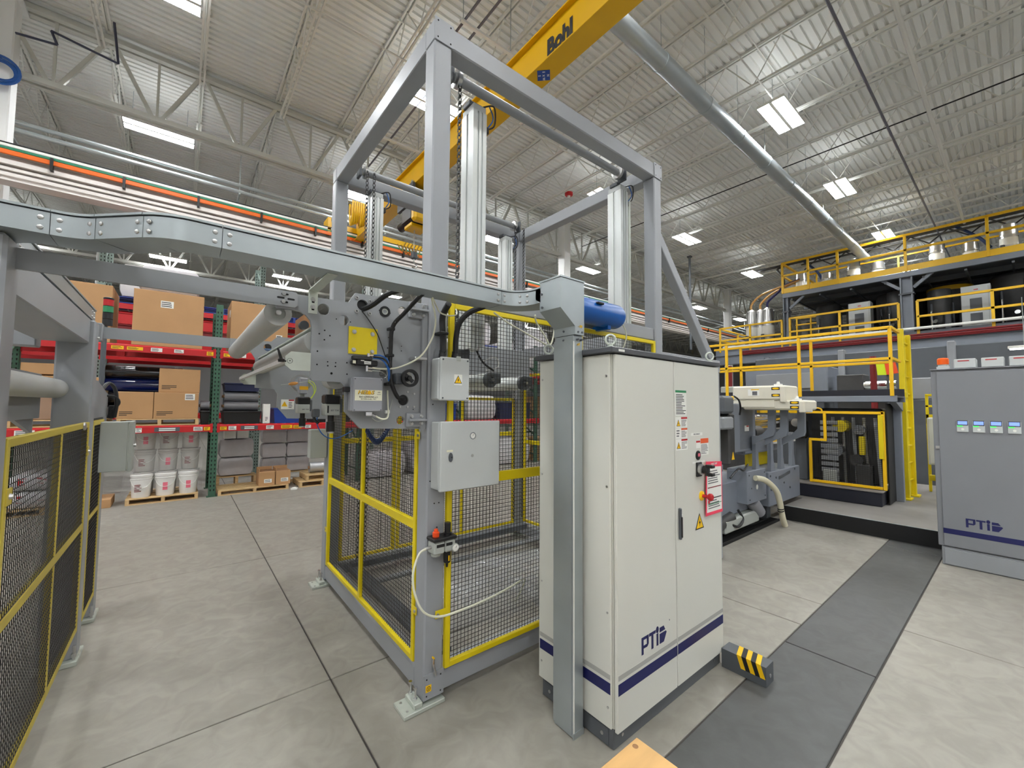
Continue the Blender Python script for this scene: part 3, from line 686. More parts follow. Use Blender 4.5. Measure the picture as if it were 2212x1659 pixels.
segs = [('tray_section', [(-4.0, 2.045), (-.371, 2.045)]),
        ('tray_bend', [(-.369, 2.045)] + arc(-.36, 1.90, .145, 90, 45, 8)),
        ('tray_section', [(-.2555, 2.0005), (-.1265, 1.8715)]),
        ('tray_bend', arc(.013, 2.01, .195, 225, 270, 8) + [(.093, 1.815)]),
        ('tray_section', [(.095, 1.815), (1.378, 1.815)]),
        ('tray_bend', [(1.38, 1.815)] + arc(1.38, 1.68, .135, 90, 0, 12)[1:] + [(1.515, 1.64)])]
for nm, F in segs:
    s = ribbon(F, TW, TZ0, TZ1).build(nm, GV, t)
    ribbon(F, TW, TZ1 + .004, TZ1 + .012, .006).build('tray_lid', GV, s)
def tbolts(b, p, d, z=(2.288, 2.322)):
    p = Vector((p[0], p[1], 0)); d = Vector((d[0], d[1], 0)).normalized(); nrm = Vector((d.y, -d.x, 0))
    for s in (-.022, .022):
        for zz in z: q = p + d * s + Vector((0, 0, zz)); b.lathe(q, [(.0085, 0), (.0075, .003), (.003, .005)], 8, nrm)
b = B(); tbolts(b, (-.370, 2.045), (1, 0)); tbolts(b, (-.2565, 2.0015), (1, -1)); tbolts(b, (-.1255, 1.8705), (1, -1)); tbolts(b, (.094, 1.815), (1, 0)); tbolts(b, (1.378, 1.815), (1, 0)); tbolts(b, (1.49, 1.755), (.6, -1))
b.build('splice_bolt', M['steel'], t, kind='stuff')
# tee branch along the left machine
tb = B(); tb.box(-.64, -.50, 2.19, 4.12, 2.275, 2.345); tb.build('tray_branch', GV, t)
tb = B(); tb.box(-.646, -.494, 2.19, 4.12, 2.349, 2.357); tb.build('tray_lid', GV, t)
tb = B().prism([(-.50, 2.185)] + arc(-.38, 2.305, .12, 270, 180, 8)[0:] + [(-.50, 2.305)], 'xy', 2.268, 2.345); tb.build('tee_fillet', GV, t)
tb = B()
for yy in (2.36, 2.40, 3.98, 4.06):
    for zz in (2.292, 2.326): B().lathe((-.50, yy, zz), [(.008, 0), (.003, .005)], 8, (1, 0, 0)).build('splice_bolt', M['steel'], t)
# drop-out head and vertical duct beside the cabinet
hd = B(); X0, X1 = 1.515, 1.698
hd.prism([(X0, 2.375), (X1, 2.375), (X1, 2.085), (1.625, 2.085), (1.625, 2.13), (X0, 2.215)], 'xz', 1.487, 1.645); hd.build('drop_head', GV, t)
bx('head_lid', GV, (X0 - .004, X1 + .004, 1.482, 1.65, 2.376, 2.384), t)
nk = B().prism([(1.645, 2.27), (1.645, 2.342), (1.70, 2.342), (1.70, 2.30)] + [], 'yz', X0, X0 + TW); nk.build('tray_neck', GV, t)
bx('vertical_duct', GV, (1.626, 1.700, 1.500, 1.640, .004, 2.083), t, .002)
bx('duct_cover', GV, (1.6215, 1.626, 1.512, 1.643, .02, 2.06), t)
bx('duct_seam', M['wht'], (1.625, 1.632, 1.4985, 1.5015, .03, 2.05), t)
bx('duct_foot', GV, (1.622, 1.70, 1.496, 1.504, 0, .03), t)
b = B()
for zz in (2.11, 2.06): b.cyl((1.6195, 1.57, zz), (1.6255, 1.57, zz), .006, 8)
for xx in (1.65, 1.68):
    for zz in (2.10, 2.06): b.cyl((xx, 1.484, zz), (xx, 1.5, zz), .006, 8)
for yy, zz in ((1.63, 2.31), (1.625, 2.235)): b.cyl((X0 - .006, yy, zz), (X0, yy, zz), .007, 8)
b.build('duct_screw', M['grayd'], t)
text('- 09', .022, M['sign'], t, (1.665, 1.4855, 2.13), name='marker_lettering', bold=.01); text('o9', .022, M['sign'], t, (1.665, 1.4985, 2.035), name='marker_lettering', bold=.01)
# strap bracket to the roll stand
b = B(); b.box(.470, .512, 1.86, 2.196, 2.262, 2.267); b.box(.470, .512, 2.191, 2.196, 2.15, 2.267)
sb = b.build('strap_bracket', M['galvl'], t)
for z in (2.215, 2.178):
    bx('bracket_slot', M['dark'], (.485, .497, 2.1895, 2.1912, z - .012, z + .01), sb)
    B().lathe((.491, 2.191, z + .006), [(.012, 0), (.011, .003), (.007, .004), (.007, .011)], 10, (0, -1, 0)).build('bracket_bolt', M['steel'], sb)

# ---------------------------------------------------------------- control cabinet
t = thing('control_cabinet', 'large beige two-door control cabinet with navy stripe in the foreground', 'cabinet', (2.3, 1.585, 0)); cabt = t
CX0, CX1, CY0, CY1 = 1.722, 2.876, 1.33, 1.862; CM = M['cab']
bx('plinth', M['plinth'], (1.732, 2.868, 1.33, 1.845, 0, .098), t, .004)
bx('plinth_panel', M['plinth'], (1.728, 1.7325, 1.36, 1.82, .008, .09), t)
b = B()
for yy in (1.40, 1.78): b.cyl((1.7245, yy, .05), (1.7285, yy, .05), .009, 10)
for xx in (1.80, 2.78): b.cyl((xx, 1.3265, .05), (xx, 1.3305, .05), .009, 10)
b.build('plinth_screw', M['steel'], t)
bx('carcass', CM, (CX0 + .014, CX1, CY0, CY1, .1, 1.972), t)
bx('side_panel', CM, (CX0 - .002, CX0 + .0135, CY0 + .006, CY1 + .004, .1, 1.974), t, .004)
for xa, xb in ((1.736, 2.295), (2.303, 2.876)): bx('door', CM, (xa, xb, 1.308, 1.328, .086, 1.972), t, .004)
bx('lid', M['lid'], (1.694, 2.884, 1.300, 1.885, 1.978, 2.008), t, .004)
b = B()
for yy in (1.355, 1.84):
    for zz in (.20, .66, 1.29, 1.86): b.cyl((CX0 - .005, yy, zz), (CX0 - .0015, yy, zz), .006, 10)
b.build('panel_screw', M['steel'], t)
bx('lid_badge', M['wht'], (1.75, 1.80, 1.2985, 1.3005, 1.986, 1.998), t)
for x, y in ((1.765, 1.835), (1.742, 1.345), (2.83, 1.345), (2.83, 1.84)):
    e = B().lathe((x, y, 2.006), [(.022, 0), (.022, .008), (.012, .012), (.012, .022)], 14).build('eye_bolt', M['galvl'], t)
    b = B(); b.tube([(x + .026 * math.cos(i * PI / 8) * .8, y - .026 * math.cos(i * PI / 8) * .6, 2.05 + .026 * math.sin(i * PI / 8)) for i in range(17)], .0065, 8, 2); b.build('eye_ring', M['galvl'], e)
for xa, xb in ((1.742, 2.294), (2.304, 2.872)):
    bx('navy_stripe', M['navy'], (xa, xb, 1.3068, 1.308, .266, .322), t); bx('grey_stripe', M['stripe'], (xa, xb, 1.3068, 1.308, .338, .362), t)
bx('navy_stripe', M['navy'], (CX0 - .0032, CX0 - .0018, 1.34, 1.855, .266, .322), t); bx('grey_stripe', M['stripe'], (CX0 - .0032, CX0 - .0018, 1.34, 1.855, .338, .362), t)
# PTi emblem: P, T, i with a ball dot and a pointed flag
def pti(parent, x, y, z, s, m, plane='xz', fl=1):
    """x,z is the lower left corner, s the letter height; letters are 3D flats on the door"""
    def P(pts, nm='emblem'):
        if plane == 'xz': b = B().prism([(x + u * s, z + v * s) for u, v in pts], 'xz', y - .0012, y)
        else: b = B().prism([(y - u * s, z + v * s) for u, v in pts], 'yz', x - .0012, x)
        return b.build(nm, m, parent)
    P([(0, 0), (.18, 0), (.18, .32), (.55, .32), (.72, .45), (.72, .84), (.55, 1), (0, 1), (0, .98), (.18, .84), (.54, .84), (.54, .48), (.18, .48), (.18, .98), (0, .97)][0:8] + [], 'emblem_p') if False else None
    P([(0, 0), (.2, 0), (.2, 1), (0, 1)], 'emblem_p'); P([(.2, .83), (.62, .83), (.74, .95), (.74, 1), (.2, 1)], 'emblem_p'); P([(.2, .33), (.6, .33), (.74, .47), (.74, .94), (.55, .83), (.55, .5), (.2, .5)], 'emblem_p')
    P([(.68 + .12, .82), (1.5, .82), (1.5, 1), (.68 + .12, 1)], 'emblem_t'); P([(1.04, 0), (1.25, 0), (1.25, .82), (1.04, .82)], 'emblem_t')
    P([(1.6, 0), (1.8, 0), (1.8, .72), (1.6, .72)], 'emblem_i'); P([(1.7 + .15 * math.cos(k * PI / 8), .95 + .2 * math.sin(k * PI / 8)) for k in range(16)], 'emblem_i')
    P([(1.95, 0), (2.42, 0), (2.75, .5), (2.68, .6), (1.95, .6)], 'emblem_flag'); P([(1.95, .7), (2.6, .7), (2.42, .98), (1.95, .98)], 'emblem_flag')
pti(t, 1.941, 1.308, .392, .088, M['navy']); text('R', .012, M['navy'], t, (2.215, 1.3075, .49))
hn = bx('door_handle', M['grayd'], (2.326, 2.343, 1.292, 1.310, .917, 1.10), t, .004); bx('handle_lever', M['black'], (2.329, 2.340, 1.286, 1.294, .93, 1.05), hn, .003)
B().cyl((2.362, 1.304, 1.056), (2.362, 1.31, 1.056), .007, 10).build('lock_button', M['wht'], t)
def lines(parent, x0, x1, y, z0, z1, n, m=None, seed=1):
    r = random.Random(seed); b = B()
    for i in range(n):
        z = z1 - (z1 - z0) * (i + .5) / n
        b.box(x0, x0 + (x1 - x0) * r.uniform(.55, 1), y - .0005, y, z - (z1 - z0) / n * .22, z + (z1 - z0) / n * .22)
    b.build('print_lines', m or M['txtg'], parent, kind='stuff')
Y0 = 1.308
s = bx('notice_label', M['wht'], (2.308, 2.437, Y0 - .001, Y0, 1.648, 1.803), t); bx('label_header', M['greens'], (2.309, 2.436, Y0 - .0016, Y0 - .001, 1.788, 1.802), s)
lines(s, 2.316, 2.43, Y0 - .001, 1.655, 1.78, 13, M['txt'], 3)
for k, (z0, z1, hc) in enumerate(((1.576, 1.640, M['red']), (1.510, 1.573, M['orng']), (1.440, 1.507, M['red']))):
    s = bx('warning_label', M['wht'], (2.310, 2.444, Y0 - .001, Y0, z0, z1), t); bx('label_header', hc, (2.372, 2.443, Y0 - .0016, Y0 - .001, z1 - .012, z1 - .001), s)
    lines(s, 2.374, 2.44, Y0 - .001, z0 + .006, z1 - .016, 6, M['txtg'], k)
    if k != 1: tri_sign(s, 2.34, Y0, (z0 + z1) / 2 - .006, .022)
    else: lines(s, 2.318, 2.362, Y0 - .001, z0 + .008, z1 - .008, 3, M['txtg'], 9)
s = bx('name_label', M['wht'], (2.486, 2.633, Y0 - .001, Y0, 1.520, 1.538), t); text('DISCONNECT', .013, M['txtg'], s, (2.56, Y0 - .0012, 1.529))
s = bx('warning_label', M['wht'], (2.606, 2.712, Y0 - .001, Y0, 1.392, 1.500), t); bx('label_header', M['orng'], (2.607, 2.711, Y0 - .0016, Y0 - .001, 1.468, 1.499), s); lines(s, 2.612, 2.706, Y0 - .001, 1.398, 1.462, 8, M['txtg'], 5)
s = bx('warning_label', M['wht'], (2.55, 2.603, Y0 - .001, Y0, 1.44, 1.488), t); bx('label_header', M['red'], (2.551, 2.602, Y0 - .0016, Y0 - .001, 1.475, 1.487), s)
k_ = B().lathe((2.572, Y0, 1.395), [(.030, 0), (.030, .004), (.024, .007)], 20, (0, -1, 0)).build('key_switch', M['black'], t)
bx('key_mark', M['pinkl'], (2.56, 2.584, Y0 - .0085, Y0 - .007, 1.388, 1.408), k_)
s = bx('name_label', M['wht'], (2.50, 2.66, Y0 - .001, Y0, 1.347, 1.358), t)
sw = bx('disconnect_switch', M['black'], (2.542, 2.602, Y0 - .012, Y0, 1.262, 1.352), t, .003)
B().lathe((2.575, Y0 - .012, 1.308), [(.034, 0), (.034, .018), (.030, .02)], 20, (0, -1, 0)).build('switch_ring', M['steel'], sw)
b = B(); b.lathe((2.58, Y0 - .03, 1.308), [(.026, 0), (.026, .03)], 18, (0, -1, 0)); b.box(2.56, 2.60, Y0 - .095, Y0 - .055, 1.322, 1.342, .004); b.box(2.56, 2.60, Y0 - .095, Y0 - .055, 1.272, 1.292, .004); b.box(2.56, 2.60, Y0 - .062, Y0 - .05, 1.272, 1.342, .003)
b.build('switch_knob', M['black'], sw)
es = B().lathe((2.608, Y0, 1.137), [(.030, 0), (.030, .006), (.02, .01)], 20, (0, -1, 0)).build('emergency_stop', M['sign'], t)
B().lathe((2.608, Y0 - .01, 1.137), [(.011, 0), (.011, .03), (.022, .04), (.023, .055), (.016, .062)], 18, (0, -1, 0)).build('stop_button', M['red'], es)
tri_sign(t, 2.577, Y0, .978, .054)
cd_ = thing('lockout_card', 'pink bordered lockout card hanging on the cabinet door by the switch', 'card', (2.75, 1.29, 1.005))
cz = B(); cz.prism([(2.652, 1.350), (2.868, 1.336), (2.868, 1.002), (2.636, 1.004)], 'xz', 1.2945, 1.2965); cz.build('card', M['pink'], cd_)
cz = B(); cz.prism([(2.664, 1.316), (2.856, 1.304), (2.856, 1.022), (2.650, 1.024)], 'xz', 1.2935, 1.2945); wc = cz.build('card_face', M['wht'], cd_)
text('LOCKOUT', .018, M['wht'], wc, (2.76, 1.2940, 1.328)); lines(wc, 2.67, 2.84, 1.2935, 1.20, 1.29, 6, M['txtg'], 11); lines(wc, 2.67, 2.84, 1.2935, 1.04, 1.10, 4, M['txtg'], 13)
bx('card_rule', M['redd'], (2.665, 2.85, 1.2925, 1.2935, 1.176, 1.182), wc); bx('card_rule', M['txt'], (2.665, 2.85, 1.2925, 1.2935, 1.106, 1.112), wc); bx('card_rule', M['greens'], (2.665, 2.85, 1.2925, 1.2935, 1.07, 1.074), wc)
bx('card_logo', M['red'], (2.665, 2.69, 1.2925, 1.2935, 1.08, 1.10), wc)
B().cyl((2.76, 1.292, 1.334), (2.76, 1.309, 1.334), .005, 8).build('card_pin', M['steel'], cd_)
bx('side_tag', M['sign'], (2.877, 2.884, 1.335, 1.36, .62, .80), cabt)
# hazard taped stop beside the cabinet
t = thing('floor_stop', 'low grey steel arm with yellow black tape beside the cabinet', 'floor stop', (2.89, 1.17, 0))
B().prism([(1.305, 0), (1.305, .118), (1.04, .118), (1.04, 0)], 'yz', 2.836, 2.95).build('arm', M['plinth'], t)
for k, m_ in enumerate(['sign', 'black'] * 4):
    ya = 1.045 + .028 * k * 1.0
    if k < 5: B().prism([(ya, .045), (ya + .028, .045), (ya + .053, .121), (ya + .025, .121)], 'yz', 2.834, 2.836).build('hazard_tape', M[m_], t); B().prism([(2.834, ya + .025), (2.834, ya + .053), (2.951, ya + .083), (2.951, ya + .055)], 'xy', .1185, .1205).build('hazard_tape', M[m_], t)
B().cyl((2.895, 1.05, .05), (2.895, 1.036, .05), .012, 8).build('anchor_bolt', M['steel'], t)
# plywood crate, lower edge of picture
t = thing('plywood_crate', 'plywood crate corner at the bottom edge in front of the cabinet', 'crate', (1.0, .6, 0))
bx('lid', M['wood2'], (.6, 1.339, .25, .926, .488, .50), t, .002); bx('side_board', M['wood2'], (.612, 1.327, .914, .926, .02, .488), t); bx('side_board', M['wood2'], (1.327, 1.339, .25, .926, .02, .488), t)
bx('side_board', M['wood2'], (.6, .612, .25, .926, .02, .488), t); bx('side_board', M['wood2'], (.612, 1.327, .25, .262, .02, .488), t); bx('skid', M['wood2'], (.62, 1.32, .3, .4, 0, .02), t); bx('skid', M['wood2'], (.62, 1.32, .78, .88, 0, .02), t)
B().lathe((1.30, .905, .4995), [(.012, 0), (.010, .0008)], 10).build('wood_knot', M['cardd'], t)
# air receiver
t = thing('air_tank', 'blue cylindrical air tank mounted behind the trunking head on the gantry', 'tank', (2.5, 2.08, 2.3))
B().lathe((2.18, 2.07, 2.43), [(.04, -.05), (.08, -.025), (.098, 0), (.098, .56), (.085, .59), (.05, .61), (.015, .615)], 28, (1, 0, 0)).build('shell', M['tank'], t)
for x in (2.30, 2.62): bx('saddle', M['tank'], (x - .02, x + .02, 2.03, 2.19, 2.31, 2.35), t, .004)
bx('port_plug', M['black'], (2.40, 2.47, 1.96, 1.99, 2.47, 2.485), t, .004)
B().tube([(2.80, 2.07, 2.40), (2.86, 2.07, 2.37), (2.88, 2.06, 2.28), (2.87, 2.10, 2.16)], .006, 6).build('drain_hose', M['hosew'], t)

# ---------------------------------------------------------------- roll stand left of the gantry
t = thing('roll_stand', 'grey roll stand with two side plates and long rollers beside the gantry post', 'roll stand', (.8, 3.2, 1.56)); rs = t
OUT = [(.335, 2.238), (.669, 2.240), (.702, 2.296), (1.086, 2.300), (1.086, 1.562), (.747, 1.574), (.664, 1.664), (.663, 1.791), (.638, 1.816), (.505, 1.818), (.494, 1.83), (.494, 2.085), (.485, 2.12), (.465, 2.143), (.44, 2.155), (.41, 2.160), (.335, 2.158)]
HO = [(.546, 2.183, .029), (.647, 2.141, .026), (.742, 2.236, .030), (.968, 2.237, .027), (.867, 1.873, .025), (.971, 1.614, .024), (.985, 1.728, .031)]
B().prism(OUT, 'xz', 2.212, 2.232, [circ(u, v, r) for u, v, r in HO]).build('side_plate', M['gray2'], t, flat=False)
OUT2 = [(.30, 2.250), (.60, 2.252), (.645, 2.30), (1.086, 2.305), (1.086, 1.562), (.747, 1.572), (.664, 1.674), (.663, 1.791), (.64, 1.83), (.49, 1.84), (.485, 2.09), (.44, 2.165), (.30, 2.165)]
B().prism(OUT2, 'xz', 4.15, 4.17, [circ(.575, 2.198, .032), circ(.80, 2.1, .05)]).build('side_plate', M['gray2'], t)
bx('edge_angle', M['gray2'], (1.085, 1.119, 2.19, 2.226, 1.562, 2.245), t, .003); bx('edge_angle', M['gray2'], (1.085, 1.119, 4.15, 4.19, 1.562, 2.245), t, .003)
b = B()
for u, v, r in [(.554, 2.076, .004), (.529, 2.056, .004), (.58, 2.052, .004), (.554, 2.028, .004), (.523, 1.967, .004), (.523, 1.900, .004), (.573, 1.917, .0035), (.612, 1.915, .0035), (.574, 1.897, .004), (.611, 1.896, .004), (.668, 1.919, .004), (.593, 1.859, .006), (.67, 1.859, .004), (.967, 2.035, .003), (.967, 2.008, .003), (.89, 2.077, .003), (.886, 2.017, .004), (.609, 2.142, .003), (.68, 2.136, .003), (.833, 2.222, .003), (.896, 2.215, .003), (1.047, 1.675, .003)]:
    b.cyl((u, 2.2112, v), (u, 2.2125, v), r, 10)
b.build('drilled_hole', M['dark'], t, kind='stuff')
bs = B().ring((.864, 2.205, 2.219), (.864, 2.214, 2.219), .018, .030, 24).build('bearing_cover', M['black'], t)
B().ring((.864, 2.208, 2.219), (.864, 2.214, 2.219), .010, .018, 18).build('bearing_ring', M['boxo'], bs)
for u, v in ((.709, 2.270), (.779, 2.262), (.709, 2.198), (.779, 2.195)): B().ring((u, 2.204, v), (u, 2.212, v), .005, .010, 14).build('cap_screw', M['steel'], t)
yp = bx('yellow_plate', M['yel'], (.672, .824, 2.206, 2.212, 1.968, 2.113), t)
for u, v in ((.700, 2.086), (.797, 2.083), (.699, 1.990), (.797, 1.987)): B().lathe((u, 2.206, v), [(.012, 0), (.0115, .002), (.008, .003), (.008, .010)], 12, (0, -1, 0)).build('plate_bolt', M['steel'], yp)
# clamp brackets to the post
for z0, z1 in ((2.205, 2.298), (1.575, 1.655)):
    c = bx('clamp_bracket', M['gray'], (1.0, 1.118, 2.194, 2.211, z0, z1), t, .004); bx('bracket_rib', M['gray'], (1.005, 1.112, 2.16, 2.195, (z0 + z1) / 2 - .006, (z0 + z1) / 2 + .006), c, .002)
    for x in (1.03, 1.09):
        for z in (z0 + .02, z1 - .02): B().lathe((x, 2.194, z), [(.012, 0), (.011, .003), (.008, .004), (.008, .012)], 10, (0, -1, 0)).build('bracket_bolt', M['steel'], c)
# rollers
def roller(x, z, r, y0=2.245, y1=4.14, m='roll', hole=True):
    o = B().ring((x, y0, z), (x, y1, z), r * .55, r, 30).build('roller', M[m], t)
    B().ring((x, y0 + .012, z), (x, y0 + .02, z), .012, r * .56, 20).build('roller_end', M['boxo'], o); B().cyl((x, y0 - .02, z), (x, y0 + .1, z), .012, 12).build('roller_shaft', M['steel'], o)
    B().cyl((x, y1 - .02, z), (x, y1 + .01, z), r * .5, 14).build('roller_end', M['boxo'], o)
    return o
roller(.349, 2.140, .060); roller(.527, 2.020, .058); roller(.645, 1.838, .055, 2.30, 2.40)
B().cyl((.985, 2.225, 1.728), (.985, 2.25, 1.728), .036, 20).cyl((.742, 2.232, 2.236), (.742, 2.26, 2.236), .034, 20).build('dark_hole_plug', M['black'], t)  # black plugs added behind two plate holes so they look dark
bx('tie_bar', M['galvl'], (.505, .565, 2.232, 4.15, 2.092, 2.10), t); B().cyl((.478, 2.30, 2.108), (.478, 2.34, 2.108), .022, 16).build('tie_knob', M['grayd'], t)
LP = [(.492, 1.954), (.405, 1.955), (.380, 1.931), (.380, 1.888), (.408, 1.864), (.492, 1.865)]
for y in (2.205, 4.12):
    lp = B().prism([(u, v) for u, v in LP], 'xz', y, y + .006).build('lever_plate', M['galvl'], t)
    B().ring((.400, y - .0015, 1.909), (.400, y, 1.909), .011, .0125, 20).cyl((.400, y - .0015, 1.909), (.400, y, 1.909), .003, 8).build('pivot_mark', M['txt'], lp)
gb = bx('guide_bar', M['alu'], (.372, .397, 2.214, 4.12, 1.902, 1.914), t); bx('guide_lip', M['alu'], (.372, .376, 2.214, 4.12, 1.914, 1.922), gb)
lv = B(); lv.lathe((.362, 2.20, 1.900), [(.013, 0), (.015, .012), (.009, .018)], 12); lv.cyl((.362, 2.2, 1.914), (.345, 2.19, 1.963), .0075, 10, .0045); lv.cyl((.362, 2.2, 1.906), (.383, 2.205, 1.906), .004, 8)
lv.build('clamp_lever', M['black'], t)
# near cross beam and far cross beam to the left machine (slotted ends)
for y, z0, z1, xe in ((2.196, 2.168, 2.243, .424), (4.175, 2.168, 2.252, .40)):
    be = B().prism([(-.497, z0), (xe - .012, z0), (xe, z0 + .012), (xe, z1 - .010), (xe - .010, z1), (-.497, z1)], 'xz', y, y + .014).build('cross_beam', M['gray2'], t)
    if y < 3:
        for u, v in ((.367, 2.226), (.350, 2.207), (.394, 2.205), (.366, 2.188)): B().prism([(u - .011 + .005 * math.cos(a), v + .0045 * math.sin(a)) for a in [PI / 2 + k * PI / 6 for k in range(7)]] + [(u + .011 + .005 * math.cos(a), v + .0045 * math.sin(a)) for a in [-PI / 2 + k * PI / 6 for k in range(7)]], 'xz', y - .0008, y).build('slot', M['dark'], be)
        for u, v in ((.362, 2.227), (.361, 2.189)): B().lathe((u, y, v), [(.009, 0), (.009, .008)], 12, (0, -1, 0)).build('slot_bolt', M['steel'], be)
# valve, handwheel, drive box on the plate
v = bx('air_valve', M['black'], (.704, .815, 2.165, 2.211, 1.906, 1.936), t, .004)
bx('valve_body', M['black'], (.680, .702, 2.17, 2.205, 1.91, 1.932), v, .006); bx('valve_manifold', M['dk'], (.688, .79, 2.175, 2.211, 1.937, 1.958), v, .004)
bx('valve_tag', M['ivory'], (.6845, .700, 2.1688, 2.1702, 1.914, 1.930), v); bx('valve_tag', M['wht'], (.742, .778, 2.1642, 2.1652, 1.914, 1.930), v); bx('valve_tag', M['wht'], (.724, .742, 2.1642, 2.1652, 1.929, 1.934), v); lines(v, .745, .775, 2.164, 1.918, 1.926, 2, M['txtg'])
B().cyl((.765, 2.17, 1.955), (.765, 2.17, 1.972), .008, 10).cyl((.765, 2.17, 1.962), (.79, 2.165, 1.964), .006, 8).build('elbow_fitting', M['chrome'], v)
B().cyl((.758, 2.17, 1.906), (.758, 2.17, 1.876), .008, 10).cyl((.758, 2.17, 1.897), (.785, 2.17, 1.896), .006, 8).cyl((.758, 2.17, 1.882), (.785, 2.17, 1.881), .006, 8).build('elbow_fitting', M['chrome'], v)
hw = B().ring((.975, 2.10, 1.848), (.975, 2.12, 1.848), .034, .049, 30).build('hand_wheel', M['black'], t)
B().ring((.972, 2.135, 1.848), (.972, 2.14, 1.848), .02, .036, 24).build('wheel_rim', M['wht'], hw); B().lathe((.972, 2.20, 1.848), [(.02, 0), (.016, .09), (.012, .1)], 16, (0, -1, 0)).bar((.95, 2.112, 1.865), (.994, 2.112, 1.83), .018, .012, (0, 1, 0)).build('wheel_hub', M['black'], hw)
bx('wheel_bracket', M['grayd'], (.915, .96, 2.15, 2.211, 1.815, 1.875), t, .004)
d = bx('drive_box', M['boxd'], (.676, .838, 2.158, 2.211, 1.665, 1.842), t, .006); bx('drive_lid', M['boxd'], (.681, .836, 2.14, 2.158, 1.664, 1.842), d, .008)
for x in (.69, .828):
    for z in (1.673, 1.833): B().cyl((x, 2.138, z), (x, 2.1405, z), .003, 8).build('lid_screw', M['grayd'], d)
pl_ = bx('maker_plate', M['ivory'], (.690, .832, 2.1385, 2.1402, 1.722, 1.777), d)
text('HELI S', .027, M['txt'], pl_, (.746, 2.1378, 1.763), name='brand_lettering', bold=.035, shear=.25, sx=1.15); text('HELI S', .027, M['sign'], pl_, (.7445, 2.1368, 1.7635), name='brand_lettering', bold=.004, shear=.25, sx=1.15)
su = B().cyl((.763, 2.1365, 1.763), (.763, 2.1384, 1.763), .010, 14).build('sun_mark', M['sign'], pl_); b = B()
for k in range(8): b.bar((.763 + .011 * math.cos(k * PI / 4), 2.1374, 1.763 + .011 * math.sin(k * PI / 4)), (.763 + .014 * math.cos(k * PI / 4), 2.1374, 1.763 + .014 * math.sin(k * PI / 4)), .002, .001)
b.build('sun_rays', M['pinkl'], pl_)
text('ELIO CAVAGNA s.r.l.', .0108, M['txt'], pl_, (.761, 2.138, 1.7405), name='plate_lettering', bold=.01, sx=1.0); text('San Giuliano (Lodi) - ITALY', .0072, M['txt'], pl_, (.761, 2.138, 1.730), name='plate_lettering'); bx('plate_rule', M['txtg'], (.805, .825, 2.1378, 2.1385, 1.754, 1.756), pl_); bx('plate_rule', M['txtg'], (.808, .822, 2.1378, 2.1385, 1.764, 1.767), pl_)
bx('latch_block', M['black'], (.648, .676, 2.17, 2.211, 1.765, 1.792), t, .003)
B().box(.756, .79, 2.155, 2.195, 1.64, 1.665, .004).cyl((.79, 2.17, 1.648), (.81, 2.165, 1.640), .007, 10).build('cable_gland', M['chrome'], t)
# hoses on the plate
def hose(pts, r, m, nm='cable', parent=None): return B().tube(pts, r, 8).build(nm, M[m], parent or t)
hose([(.742, 2.30, 2.225), (.748, 2.19, 2.215), (.772, 2.13, 2.232), (.81, 2.05, 2.272), (.85, 1.95, 2.285), (.88, 1.90, 2.285)], .0145, 'rub', 'black_conduit')
hose([(.95, 1.92, 2.275), (.955, 2.0, 2.262), (.93, 2.10, 2.20), (.893, 2.165, 2.130), (.888, 2.175, 2.0), (.886, 2.17, 1.88), (.900, 2.165, 1.80), (.935, 2.17, 1.742), (.982, 2.20, 1.73)], .0115, 'rub', 'black_conduit')
for z, x in ((2.118, .889), (1.972, .887), (1.818, .893)): bx('cable_clamp', M['black'], (x - .017, x + .017, 2.158, 2.20, z - .008, z + .008), t, .003)
bx('cable_clamp', M['black'], (.862, .893, 2.165, 2.2, 1.805, 1.822), t, .003)
hose([(.735, 2.2, 2.20), (.768, 2.195, 2.16), (.815, 2.19, 2.09), (.845, 2.19, 2.02), (.866, 2.185, 1.96), (.878, 2.18, 1.93)], .0028, 'black')
hose([(.785, 2.165, 1.964), (.82, 2.155, 1.965), (.85, 2.155, 1.955), (.868, 2.155, 1.935), (.876, 2.158, 1.89), (.878, 2.16, 1.84)], .0042, 'hoseb', 'blue_hose')
hose([(.79, 2.17, 1.95), (.83, 2.16, 1.945), (.858, 2.157, 1.918), (.872, 2.157, 1.88), (.875, 2.16, 1.83)], .0042, 'hoseb', 'blue_hose')
hose([(.79, 2.168, 1.955), (.835, 2.15, 1.95), (.866, 2.15, 1.925), (.880, 2.155, 1.90)], .0042, 'black')
hose([(.785, 2.17, 1.896), (.85, 2.165, 1.895), (.92, 2.15, 1.905), (1.0, 2.12, 1.945), (1.055, 2.10, 2.0), (1.095, 2.08, 2.09), (1.10, 2.06, 2.18), (1.05, 2.0, 2.25), (1.0, 1.93, 2.278)], .0048, 'hosew', 'milky_hose')
hose([(.785, 2.17, 1.881), (.84, 2.18, 1.88), (.872, 2.2, 1.865), (.882, 2.19, 1.83)], .0028, 'boxo')
hose([(1.0, 1.92, 2.276), (1.06, 1.98, 2.24), (1.11, 2.02, 2.215), (1.17, 2.02, 2.208), (1.22, 2.03, 2.225), (1.225, 2.05, 2.26)], .004, 'hosew', 'milky_hose')
hose([(.81, 2.165, 1.640), (.84, 2.16, 1.625), (.872, 2.165, 1.628), (.886, 2.18, 1.655), (.888, 2.195, 1.70), (.886, 2.2, 1.78)], .0045, 'hosew', 'milky_hose'); hose([(.80, 2.19, 1.63), (.83, 2.19, 1.61), (.87, 2.19, 1.625), (.892, 2.19, 1.66), (.91, 2.2, 1.71), (.915, 2.2, 1.73)], .0022, 'boxo')
bx('cable_saddle', M['wht'], (.874, .898, 2.185, 2.21, 1.652, 1.672), t, .003); bx('hose_saddle', M['steel'], (1.01, 1.085, 2.12, 2.205, 1.955, 1.972), t, .004)
